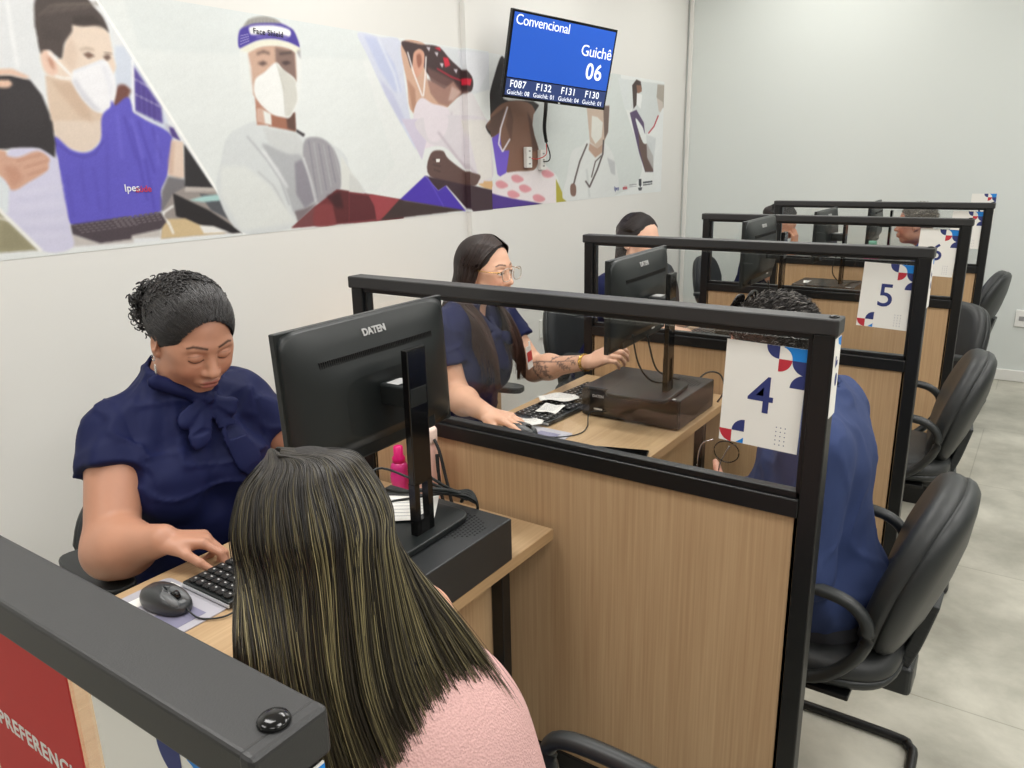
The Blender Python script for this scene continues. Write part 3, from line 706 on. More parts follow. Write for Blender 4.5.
    return Vt, F
def np_mesh(name, V, F, mats, parent=None, cols=None, smooth=True, fm=None):
    me = bpy.data.meshes.new(name); n = F.shape[1]
    me.vertices.add(len(V)); me.vertices.foreach_set('co', np.asarray(V, np.float32).ravel())
    me.loops.add(F.size); me.loops.foreach_set('vertex_index', F.astype(np.int32).ravel())
    me.polygons.add(len(F)); me.polygons.foreach_set('loop_start', np.arange(0, F.size, n, dtype=np.int32))
    me.polygons.foreach_set('use_smooth', np.full(len(F), smooth))
    for m in (mats if isinstance(mats, (list, tuple)) else [mats]): me.materials.append(m)
    if fm is not None: me.polygons.foreach_set('material_index', fm.astype(np.int32))
    if cols is not None:
        ca = me.color_attributes.new('Col', 'FLOAT_COLOR', 'POINT'); c4 = np.ones((len(V), 4), np.float32); c4[:, :3] = cols; ca.data.foreach_set('color', c4.ravel())
    me.update(); me.validate()
    o = bpy.data.objects.new(name, me); COL.objects.link(o)
    if parent: o.parent = parent; o.matrix_parent_inverse = parent.matrix_world.inverted() if False else Matrix.Translation(-Vector(parent.location))
    return o
def keep_big(V, F, frac=.02):
    # drop stray islands
    n = len(V); lab = np.arange(n)
    for _ in range(200):
        m = lab[F].min(1); new_ = lab.copy(); np.minimum.at(new_, F.ravel(), np.repeat(m, F.shape[1])); new_ = new_[new_]
        if (new_ == lab).all(): break
        lab = new_
    return V, F
def noise3(P, s, seed=0):
    r = np.random.RandomState(seed); v = np.zeros(len(P))
    for k in range(6):
        w = nrm(r.normal(size=3)); ph = r.uniform(0, 6.28); f = s*(1+.35*k)
        v += np.sin(P@w*f+ph+1.2*np.sin(P@nrm(r.normal(size=3))*f*.6+ph))/(1+.35*k)
    return v/3.2
def strands(name, S, R, mat_, parent, cols, seg=3):
    # S (n,k,3) centre lines, R (n,k) radii
    n, k, _ = S.shape
    T = np.gradient(S, axis=1); T /= np.linalg.norm(T, axis=2, keepdims=True)+1e-9
    ref = np.array([.31, .17, .94]); X = np.cross(T, ref); X /= np.linalg.norm(X, axis=2, keepdims=True)+1e-9; Y = np.cross(T, X)
    V = []
    for j in range(seg):
        a = 2*math.pi*j/seg; V.append(S+(X*math.cos(a)+Y*math.sin(a))*R[..., None])
    V = np.stack(V, 2).reshape(-1, 3)      # (n,k,seg)
    i = np.arange(n)[:, None, None]*k*seg; r = np.arange(k-1)[None, :, None]*seg; j = np.arange(seg)[None, None, :]; j2 = (j+1) % seg
    F = np.stack([i+r+j, i+r+j2, i+r+seg+j2, i+r+seg+j], -1).reshape(-1, 4)
    C = np.repeat(cols[:, :, :] if cols.ndim == 3 else np.repeat(cols[:, None, :], k, 1), seg, 1).reshape(-1, 3) if cols.ndim == 3 else np.repeat(cols, k*seg, 0)
    return np_mesh(name, V, F, mat_, parent, C)
def spline(Pk, m):
    # Catmull-Rom through (n,K,3) control points -> (n,m,3)
    n, K, _ = Pk.shape; t = np.linspace(0, K-1-1e-6, m); i = t.astype(int); u = (t-i)[None, :, None]
    g = lambda q: Pk[:, np.clip(q, 0, K-1)]
    a, b, c, d = g(i-1), g(i), g(i+1), g(i+2)
    return .5*(2*b+(c-a)*u+(2*a-5*b+4*c-d)*u*u+(3*b-a-3*c+d)*u**3)
# ------------------------------------------------------------------ anatomy
class Head:
    def __init__(s, c, az, pitch, roll=0., sc=1., closed=False, ear_shown=True, jaw=1., nose=1.):
        a, p = math.radians(az), math.radians(pitch)
        f = V3(math.cos(a)*math.cos(p), math.sin(a)*math.cos(p), math.sin(p)); B = basis(f)
        r = math.radians(roll); Rr = np.array([[1, 0, 0], [0, math.cos(r), -math.sin(r)], [0, math.sin(r), math.cos(r)]])
        s.R = B@Rr; s.c = np.array(c, float); s.s = sc; s.closed = closed; s.jaw = jaw; s.nose = nose
    def w(s, x, y, z): return s.c+s.R@(np.array([x, y, z])*s.s)
    def loc(s, P): return (P-s.c)@s.R/s.s
    def ez(s, F, c, r, k=.012, op='+', tilt=None):
        R = s.R
        if tilt is not None: R = s.R@np.array(Euler(tilt).to_matrix())
        F.ell(s.w(*c), np.array(r)*s.s, R, k*s.s, op)
    def co(s, F, a, b, ra, rb, k=.01, op='+'): F.cone(s.w(*a), s.w(*b), ra*s.s, rb*s.s, k*s.s, op)
    def add(s, F):
        j = s.jaw
        s.ez(F, (-.014, 0, .030), (.098, .076, .088), .01)
        s.ez(F, (.026, 0, -.030), (.064, .062*j, .082), .03)
        s.ez(F, (.058, 0, -.092), (.022, .024*j, .017), .02)
        for q in (-1, 1):
            s.ez(F, (.012, q*.047*j, -.066), (.034, .020, .028), .025)
            s.ez(F, (.060, q*.033*j, -.030), (.024, .022, .024), .02)
            s.ez(F, (.045, q*.045, .0), (.025, .018, .02), .02)
        s.ez(F, (.072, 0, .024), (.014, .046, .010), .016)
        for q in (-1, 1): s.ez(F, (.094, q*.030, .004), (.016, .017, .0115), .012, '-')
        for q in (-1, 1):
            s.ez(F, (.0735, q*.030, .002), (.0135, .0145, .0135), .003)
            if s.closed: s.ez(F, (.0765, q*.030, .003), (.0125, .016, .011), .005)
            else:
                s.ez(F, (.0755, q*.031, .0095), (.0125, .0165, .0045), .004)
                s.ez(F, (.0745, q*.031, -.0065), (.0125, .0155, .004), .004)
        n = s.nose
        s.co(F, (.080, 0, .012), (.100, 0, -.026), .0065, .0105*n, .010)
        s.ez(F, (.102, 0, -.030), (.0115, .0115*n, .0095), .006)
        for q in (-1, 1):
            s.ez(F, (.092, q*.0125*n, -.033), (.010, .0072, .0075), .006)
            s.ez(F, (.098, q*.006*n, -.0405), (.005, .0034, .0035), .003, '-')
        s.ez(F, (.083, 0, -.060), (.0125, .026, .016), .012)
        s.ez(F, (.0925, 0, -.0565), (.0075, .022, .0050), .005)
        s.ez(F, (.0915, 0, -.0670), (.0080, .019, .0062), .005)
        s.co(F, (.099, -.014, -.0615), (.099, .014, -.0615), .0020, .0020, .003, '-')
        for q in (-1, 1):
            s.ez(F, (-.006, q*.078, -.002), (.018, .0075, .031), .006, '+', (0, .15, q*.35))
            s.ez(F, (.001, q*.0845, .002), (.010, .0045, .018), .004, '-')
            s.ez(F, (.004, q*.0765, -.027), (.009, .006, .010), .006)
        return F
    def paint(s, P, skin, lip, brow=(30, 22, 20), iris=(60, 40, 30), blush=.12):
        q = s.loc(P); n = len(P); sk = np.array(lin(skin)); C = np.tile(sk, (n, 1))
        C *= (1+.035*noise3(P, 55, 3)+.02*noise3(P, 240, 5))[:, None]
        def mix(mask, col): 
            nonlocal C
            mask = np.clip(mask, 0, 1)[:, None]; C = C*(1-mask)+np.array(col)*mask
        inh = (np.abs(q) < .14).all(1)
        ch = sum(np.exp(-(((q[:, 0]-.07)/.03)**2+((q[:, 1]-e*.04)/.022)**2+((q[:, 2]+.03)/.022)**2)) for e in (-1, 1))
        mix(ch*blush*3*inh, sk*np.array([1.08, .72, .68]))
        f = (q[:, 0] > .05) & inh
        y = np.abs(q[:, 1])
        # lips
        up = (1-(y/.0235)**2)*.0062-np.abs(q[:, 2]+.0575+.0012*np.cos(y/.005)); lo = (1-(y/.021)**2)*.0078-np.abs(q[:, 2]+.0675)
        mix(np.maximum(up, lo)/.0015*f*(q[:, 0] > .078), np.array(lin(lip)))
        mix(np.clip((.0012-np.abs(q[:, 2]+.0618))/.001, 0, 1)*(y < .021)*f*(q[:, 0] > .078)*.75, np.array(lin(lip))*.25)
        # brows
        bz = .0265+.0055*np.sin(np.clip((y-.008)/.042, 0, 1)*math.pi*.70)-.005*np.clip((y-.038)/.014, 0, 1)
        mix((1-(np.abs(q[:, 2]-bz)/(.0036-.0014*np.clip((y-.03)/.02, 0, 1)))**2)*1.0*((y > .011) & (y < .050))*f, np.array(lin(brow)))
        # eyes
        e = ((y-.0305)/.0150)**2
        if s.closed:
            lz = -.0055+.004*e
            mix((1-(np.abs(q[:, 2]-lz)/.0019)**2)*1.5*(e < 1.1)*f, np.array(lin((18, 12, 12))))
            mix((1-(np.abs(q[:, 2]-.0105+.003*e)/.0012)**2)*.55*(e < 1.1)*f, sk*.45)
            mix(np.exp(-((q[:, 2]-.004)/.007)**2)*.25*(e < 1.1)*f, sk*np.array([.7, .55, .5]))
        else:
            op = np.abs(q[:, 2]-.0015) < .0068*(1-e)
            mix(op*f, np.array(lin((225, 218, 212))))
            ir = np.sqrt((y-.0305)**2+(q[:, 2]-.002)**2)
            mix((op & (ir < .0062))*f, np.array(lin(iris))); mix((op & (ir < .003))*f, np.array([.005]*3))
            mix((1-(np.abs(q[:, 2]-.0015-.0070*(1-e))/.0016)**2)*1.5*(e < 1.15)*f, np.array(lin((20, 14, 14))))
        # nostrils
        mix(np.clip(1-np.sqrt((y-.006)**2+(q[:, 2]+.040)**2)/.004, 0, 1)*1.5*f*(q[:, 0] > .085), sk*.25)
        return C
def hand(F, w, fd, pn, side, sc=1., curl=(.35, .4, .45, .5), spread=.05, thumb=(.5, .35), bend=1.):
    # w wrist, fd wrist->knuckles, pn out of the palm, side: +1 / -1 picks which side the thumb leaves
    f = nrm(fd); n = nrm(np.array(pn)-np.dot(pn, f)*f); t = np.cross(n, f)*side; w = np.array(w, float)
    L = lambda a, b, c: w+(f*a+t*b+n*c)*sc
    kn = [(.088, .030), (.092, .0095), (.088, -.011), (.080, -.030)]
    for (a, b) in kn: F.cone(L(.008, b*.45, .002), L(a, b, 0), .0165*sc, .0118*sc, .012*sc)
    F.ell(L(.045, .0, .004), (.045*sc, .036*sc, .0135*sc), np.stack([f, t, n], 1), .012*sc)
    F.ell(L(.035, .028, .010), (.030*sc, .015*sc, .014*sc), np.stack([f, t, n], 1), .012*sc)
    ln = [(.044, .026, .021), (.048, .029, .022), (.045, .027, .021), (.036, .021, .019)]
    for i, ((a, b), l3) in enumerate(zip(kn, ln)):
        p = L(a, b, 0); ang = 0; sp = spread*(1.5-i)/1.5
        for j, l in enumerate(l3):
            ang += curl[i]*(1.0, 1.25, .8)[j]*bend
            d = (f*math.cos(ang)+n*math.sin(ang)); d = nrm(d+t*sp*math.cos(ang))
            q = p+d*l*sc; r0 = (.0098, .0088, .0080)[j]*(1, 1, .97, .88)[i]*sc; r1 = (.0090, .0081, .0068)[j]*(1, 1, .97, .88)[i]*sc
            F.cone(p, q, r0, r1, .0022*sc if j else .005*sc); p = q
    p = L(.028, .030, .008)
    for j, l in enumerate((.040, .031, .026)):
        a = thumb[0]-thumb[1]*j*.55
        d = nrm(f*math.cos(a)+t*math.sin(a)+n*(.30+.2*j))
        q = p+d*l*sc; F.cone(p, q, (.0135, .0105, .0095)[j]*sc, (.0105, .0095, .0078)[j]*sc, .004*sc if j else .01*sc); p = q
    return F
# ================================================================== people
SKINM = vcol_mat('skin', .42, .45, bump=.05, bscale=900, sss=.03)
def fabric(name, rgb, rough=.75, noise=.06, bump=.25, bscale=1400, sheen=.15):
    m = mat(name, rgb, rough, noise=noise, nscale=6, bump=bump, bscale=bscale); m.node_tree.nodes['Principled BSDF'].inputs['Sheen Weight'].default_value = sheen; return m
NAVYC = fabric('navy_satin', (21, 28, 70), .62, .04, .1, 1500, .0); NAVYC.node_tree.nodes['Principled BSDF'].inputs['Specular IOR Level'].default_value = .22
DARKP = fabric('dark_trousers', (34, 36, 46)); JEANS = fabric('blue_jeans', (62, 76, 104)); SHOEM = mat('shoe_black', (28, 27, 27), .45)
SHIRTB = fabric('blue_shirt', (44, 60, 104), .85, .05, .2, 1200, 0)
SHIRTG = fabric('bright_blue_shirt', (60, 100, 185), .7)
HAIRM = vcol_mat('hair_strands', .38, .6); HAIRB = mat('hair_base_dark', (15, 12, 12), .75, spec=.25, bump=.6, bscale=260)
def nrm_rows(v): return v/(np.linalg.norm(v, axis=1, keepdims=True)+1e-9)
def body_frame(sh_l, sh_r, nb, pel):
    sh_l, sh_r, nb, pel = map(lambda v: np.array(v, float), (sh_l, sh_r, nb, pel))
    up = nrm(nb-pel); l = nrm(sh_l-sh_r); l = nrm(l-(l@up)*up); f = np.cross(l, up); return np.stack([f, l, up], 1)
def torso(F, B, sh_l, sh_r, nb, pel, w=1., dp=1., infl=0., bust=0., belly=0.):
    sh_l, sh_r, nb, pel = map(lambda v: np.array(v, float), (sh_l, sh_r, nb, pel)); f, l, u = B[:, 0], B[:, 1], B[:, 2]
    L = np.linalg.norm(nb-pel); at = lambda a: pel+(nb-pel)*a; i = infl
    F.ell(at(.70)+f*.005, (.105*dp+i, .165*w+i, L*.29+i), B, .04)
    F.ell(at(.36)+f*(.02+belly*.5), (.105*dp+belly*.6+i, .145*w+belly*.5+i, L*.30+i), B, .06)
    F.ell(at(.06)-f*.0, (.125*dp+i, .175*w+i, L*.24+i), B, .06)
    F.cone(sh_l-l*.02, sh_r+l*.02, .052+i, .052+i, .05)
    F.cone(sh_l-l*.03+u*.008, nb+l*.02, .042+i, .046+i, .05); F.cone(sh_r+l*.03+u*.008, nb-l*.02, .042+i, .046+i, .05)
    if bust:
        for q in (-1, 1): F.ell(at(.60)+f*(.085*dp)+l*q*.082*w, (.062*bust+i, .078*bust+i, .075*bust+i), B, .04)
    return F
def finish(name, F, lo, hi, h, m, parent, paint=None, fine=((), (), ()), disp=.012):
    Vt, Fc = nets(F, lo, hi, h, fine, disp=disp); C = paint(Vt) if paint is not None else None
    return np_mesh(name, Vt, Fc, m, parent, C)
def folded(F, amp, s, seed, extra=None):
    def g(P):
        d = F(P); n = noise3(P*np.array([1, 1, .55]), s, seed); r = 1-np.abs(n)*2
        n2 = noise3(P*np.array([1, 1, 1.6])+.02*np.sin(P[:, [1, 2, 0]]*30), s*.8, seed+31)
        d = d-amp*.8*np.clip(r, -1, 1)-amp*.4*noise3(P, s*2.3, seed+9)-amp*.75*np.exp(-(n2/.10)**2)
        if extra is not None: d = d+extra(P)
        return d
    return g
def bbox(pts, m): p = np.array(pts, float); return p.min(0)-m, p.max(0)+m
def legs(parent, pel, B, knees, ankles, m, r=1., shoe=SHOEM, seat_k=.05):
    F = Field(); l = B[:, 1]; pel = np.array(pel, float)
    F.ell(pel, (.12*r, .165*r, .10), np.eye(3)@np.stack([B[:, 0], B[:, 1], [0, 0, 1]], 1), .04)
    pts = [pel]
    S = []
    for q, kn, an in zip((1, -1), knees, ankles):
        kn = np.array(kn, float); an = np.array(an, float); hp = pel+l*q*.085
        F.cone(hp, kn, .088*r, .060*r, seat_k); F.cone(kn, an+(0, 0, .02), .060*r, .042*r, .02); pts += [kn, an]
        fd = nrm(np.array([kn[0]-pel[0], kn[1]-pel[1], 0])); S.append((an, fd))
    F.plane((0, 0, .07), (0, 0, -1))
    lo, hi = bbox(pts, .17); lo[2] = .03
    finish('trousers', folded(F, .004, 22, 4), lo, hi, .009, m, parent)
    for an, fd in S:
        G = Field(); G.cone(an*np.array([1, 1, 0])+V3(0, 0, .042)-fd*.045, an*np.array([1, 1, 0])+V3(0, 0, .034)+fd*.13, .038, .034, .02); G.cone(an*np.array([1, 1, 0])+V3(0, 0, .04), an*np.array([1, 1, 0])+V3(0, 0, .085), .042, .042, .02)
        G.plane((0, 0, .004), (0, 0, -1)); lo, hi = bbox([an+fd*.13, an-fd*.05], .07); lo[2] = -.01; hi[2] = .15
        finish('shoe', G, lo, hi, .007, shoe, parent)
def arm(F, sh, el, wr, r=(.052, .040, .036, .026), k=.02):
    F.cone(sh, el, r[0], r[1], k); F.cone(el, wr, r[2]+.004, r[3], .03)
    el = np.array(el, float); wr = np.array(wr, float); F.ell(el+(wr-el)*.28, (r[2]+.006,)*3, None, .03)
# ------------------------------------------------------------------ woman with curly updo (nearest clerk)
def person_a():
    t = empty('person', (-.62, -.34, 0), 0, 'woman clerk with curly black updo and navy tie-neck blouse, looking down and typing', 'person', 'clerks in navy blouses')
    pel = V3(-.66, -.33, .53); nb = V3(-.590, -.335, 1.045); shR = V3(-.615, -.482, .955); shL = V3(-.595, -.165, .960)
    B = body_frame(shL, shR, nb, pel); hd = Head((-.520, -.315, 1.165), -9, -26, 0, 1.07, closed=True, jaw=1.10, nose=1.15)
    elR = V3(-.490, -.592, .748); wrR = V3(-.318, -.572, .812); elL = V3(-.50, -.035, .76); wrL = V3(-.325, -.235, .80)
    F = Field(); torso(F, B, shL, shR, nb, pel, 1.06, 1.1, -.012, 1.1, .02)
    F.cone(nb-V3(.01, 0, .03), hd.w(-.028, 0, -.045), .062, .060, .03)
    arm(F, shR, elR, wrR, (.062, .056, .054, .032)); arm(F, shL, elL, wrL, (.066, .052, .050, .031))
    hd.add(F)
    hand(F, wrR, nrm(V3(.075, .075, -.010)), (0.1, -.1, -1), 1, .93, (.50, .62, .75, .85), .10, (.55, .5), 1.0)
    hand(F, wrL, nrm(V3(.09, .02, -.015)), (0, 0, -1), -1, .93, (.5, .6, .6, .7), .10, (.5, .4))
    hx, hy, hz = hd.c
    fine = (((hx-.14, hx+.14, .0024), (-.34, -.15, .0034)), ((hy-.12, hy+.12, .0024), (-.62, -.42, .0034)), ((1.03, 1.32, .0024), (.75, .85, .0034)))
    lo, hi = bbox([pel, nb, hd.c+V3(0, 0, .15), elR, elL, (-.15, -.4, .8)], .13); lo[2] = .45
    sk = (192, 140, 114)
    finish('body', F, lo, hi, .0065, SKINM, t, lambda P: hd.paint(P, sk, (170, 104, 92), (62, 42, 34)), fine)
    # blouse
    G = Field(); torso(G, B, shL, shR, nb, pel, 1.06, 1.1, .004, 1.12, .022)
    axR = nrm(elR-shR); axL = nrm(elL-shL)
    SR = Field().cone(shR-axR*.0, elR, .071, .082, .02).plane(shR+axR*.088, axR, .006); SL = Field().cone(shL, elL, .080, .084, .02).plane(shL+axL*.12, axL, .006)
    G.join(SR, .035); G.join(SL, .035)
    G.cone(nb+V3(-.01, 0, -.02), nb+V3(.022, .003, .036), .074, .070, .02)
    hole = Field().cone(nb+V3(-.02, 0, -.02), hd.w(-.028, 0, -.03), .060, .062, .01); cut = Field().plane(nb+V3(.03, .0, .045), nrm(V3(.30, 0, 1)), .01)
    G.plane(nb+V3(.02, 0, .046), nrm(V3(.38, 0, 1)), .008)
    key = Field().ell(nb+V3(.115, .03, -.035), (.05, .016, .024), B, .004)
    G.sub(hole, .006)
    def pleat(P):
        q = (P-nb)@B; r = np.clip(-q[:, 2]/.25, 0, 1); sm = .0035*np.exp(-(((P-shR)@(-B[:, 1])+.004)/.0035)**2)*((P-shR)@B[:, 2] > -.09)+.0035*np.exp(-(((P-shL)@B[:, 1]+.004)/.0035)**2)*((P-shL)@B[:, 2] > -.09)
        ang = np.arctan2(q[:, 1], q[:, 0]+.02); return sm+.0035*np.sin(ang*17+q[:, 2]*6)*np.exp(-((q[:, 2]+.07)/.08)**2)*(q[:, 0] > -.05) + .004*np.sin(q[:, 2]*46+q[:, 1]*14+2.*np.sin(q[:, 1]*13))*np.clip((-q[:, 2]-.16)/.1, 0, 1)
    lo, hi = bbox([pel, nb+V3(0, 0, .04), shR, shL, shR+axR*.17, shL+axL*.17, nb+V3(.2, 0, 0)], .13); lo[2] = .50
    bl = finish('blouse', folded(G, .0062, 22, 2, pleat), lo, hi, .0062, NAVYC, t, disp=.02)
    # tie: knot and two hanging tails
    K = Field(); kp = nb+V3(.098, .018, -.028); f, l, u = B[:, 0], B[:, 1], B[:, 2]
    K.ell(kp, (.016, .016, .018), B, .01)
    K.cone(nb+V3(.06, -.075, .03), kp, .020, .014, .012, flat=(f, .5)); K.cone(nb+V3(.07, .078, .03), kp, .020, .014, .012, flat=(f, .5))
    ft = nrm(f+.45*u)
    for a, b_, r0, r1, fl in ((kp, kp-l*.045-u*.070+f*.036, .010, .030, .22), (kp+l*.004, kp+l*.062-u*.150+f*.062, .014, .040, .16), (kp, kp-l*.060-u*.030+f*.014, .010, .024, .30), (kp, kp+l*.052-u*.025+f*.014, .010, .022, .30)): K.cone(a, b_, r0, r1, .010, flat=(ft, fl))
    def rib(P):
        q = (P-kp)@B; return .0030*np.sin(np.arctan2(q[:, 1], -q[:, 2])*13)*np.clip(np.linalg.norm(q, axis=1)/.06, 0, 1)
    lo, hi = bbox([kp], .20); finish('neck_tie', folded(K, .0016, 50, 5, rib), lo, hi, .0040, NAVYC, t)
    legs(t, pel-V3(0, 0, .02), B, [(-.24, -.20, .50), (-.24, -.44, .50)], [(-.28, -.18, .09), (-.28, -.46, .09)], DARKP, 1.1)
    # hair: tight cap with small bumps plus curls at the back
    C = Field(); hd.ez(C, (-.020, 0, .036), (.104, .084, .090), .01); hd.ez(C, (-.072, -.0, .025), (.052, .060, .052), .03)
    face = Field(); hd.ez(face, (.092, 0, -.040), (.096, .082, .128), .01); hd.ez(face, (-.03, 0, -.105), (.10, .12, .085), .02)
    C.sub(face, .008)
    g = lambda P: C(P)-.0026*noise3(P, 150, 8)-.0016*noise3(P, 330, 3)
    lo, hi = bbox([hd.c], .16); cap = finish('hair', g, lo, hi, .0034, HAIRB, t)
    rng = np.random.RandomState(3); S = []
    cc = np.array([-.096, -.012, .018])
    for k in range(520):
        d = nrm(rng.normal(size=3)+np.array([-.35, -.1, .15])); c0 = cc+d*np.array([.042, .066, .062])*rng.uniform(.7, 1.12)
        r = rng.uniform(.005, .010); th = np.linspace(0, rng.uniform(7, 12), 16); ax = nrm(d+rng.normal(size=3)*.5); b1 = nrm(np.cross(ax, rng.normal(size=3))); b2 = np.cross(ax, b1)
        S.append([hd.w(*(c0+ax*(t_*.0014)+r*(math.cos(t_)*b1+math.sin(t_)*b2))) for t_ in th])
    for k in range(260):       # short coils over the cap
        a = rng.uniform(-1.35, 1.35); e = rng.uniform(.1, 1.3); d = np.array([-math.cos(a)*math.cos(e)+.35*rng.rand(), math.sin(a)*math.cos(e), math.sin(e)]); d = nrm(d)
        c0 = np.array([-.020, 0, .036])+d*np.array([.105, .085, .091]); r = rng.uniform(.003, .006); th = np.linspace(0, 7, 16); b1 = nrm(np.cross(d, rng.normal(size=3))); b2 = np.cross(d, b1)
        if c0[0] > .045 : continue
        S.append([hd.w(*(c0+d*(t_*.0006)+r*(math.cos(t_)*b1+math.sin(t_)*b2))) for t_ in th])
    # slicked strands running back from the hairline
    cpt = np.array([-.020, 0, .036]); rr = np.array([.1055, .0855, .0915]); cand = nrm_rows(rng.normal(size=(60000, 3)))*rr+cpt; cand = cand[(cand[:, 0] > -.02) & (cand[:, 2] > -.02)]
    fv = face(hd.c+(cand*hd.s)@hd.R.T); st_ = cand[(fv > -.003) & (fv < .007)]; st_ = st_[rng.permutation(len(st_))[:1500]]
    for st in st_:
        en = np.array([-.105, rng.uniform(-.03, .03), .045]); P_ = []; wv = rng.uniform(0, 6.28)
        for u_ in np.linspace(0, .9, 16):
            v = st*(1-u_)+en*u_-cpt; v = v/np.sqrt(((v/rr)**2).sum())*(1+.012*math.sin(u_*16+wv)); v[1] += .0022*math.sin(u_*20+wv); P_.append(hd.w(*(v+cpt)))
        S.append(P_)
    S = np.array(S); n = len(S); R = np.full(S.shape[:2], .0009); R[:780] = .0015; base = np.array(lin((20, 16, 16)))
    strands('curls', S, R, HAIRM, cap, base*(1+.9*rng.rand(n, 1)**2), 4)
    e = new(CHROME)
    p = hd.w(.0, -.082, -.034); e.tube([p+V3(.006*math.cos(k), 0, .006*math.sin(k)-.006) for k in np.linspace(0, 6.3, 12)], .0011, 6)
    e.build('earring_hoop', t, loc=Vector((0, 0, 0))-Vector(t.location))
    e = new(mat('silver_pale', (215, 210, 205), .25, .8)); e.sph(tuple(p+V3(.002, 0, -.032)), (.0045, .002, .013)); e.build('earring_drop', t, loc=-Vector(t.location))
person_a()
# ------------------------------------------------------------------ long straight hair made of strands
def hair_sheet(name, t, levels, n, rng, colf, rad, m=30, jit=.004, drift=.010):
    # levels: curves across the hair at successive heights; each strand keeps its place across them
    s = np.sort(rng.rand(n)); K = []; off = rng.normal(size=(n, 3)); dr = rng.normal(size=n); off2 = rng.normal(size=(n, 3))
    for li, L in enumerate(levels):
        L = np.array(L, float); q_ = li/(len(levels)-1)
        ss = np.clip(s+dr*drift*q_*2.2+.006*np.sin(s*60+li*1.3), 0, 1)
        u = ss*(len(L)-1); i = np.minimum(u.astype(int), len(L)-2); f = (u-i)[:, None]
        g = lambda q: L[np.clip(q, 0, len(L)-1)]
        a, b, c, d = g(i-1), g(i), g(i+1), g(i+2); p = .5*(2*b+(c-a)*f+(2*a-5*b+4*c-d)*f*f+(3*b-a-3*c+d)*f**3)
        K.append(p+off*jit*(.15+.85*q_)*(li > 0)+off2*jit*.9*q_*q_+rng.normal(size=(n, 3))*jit*.16)
    S = spline(np.stack(K, 1), m); R = np.ones((n, m))*rad*rng.uniform(.7, 1.25, (n, 1)); R *= (1-.8*np.linspace(0, 1, m)**3)[None]; cut = rng.uniform(.62, 1., n)**.7
    for q in range(n):      # uneven tips
        e = int(m*cut[q]); S[q, e:] = S[q, e-1]; R[q, e:] = 0.00002
    return S, R, colf(s, n, m)
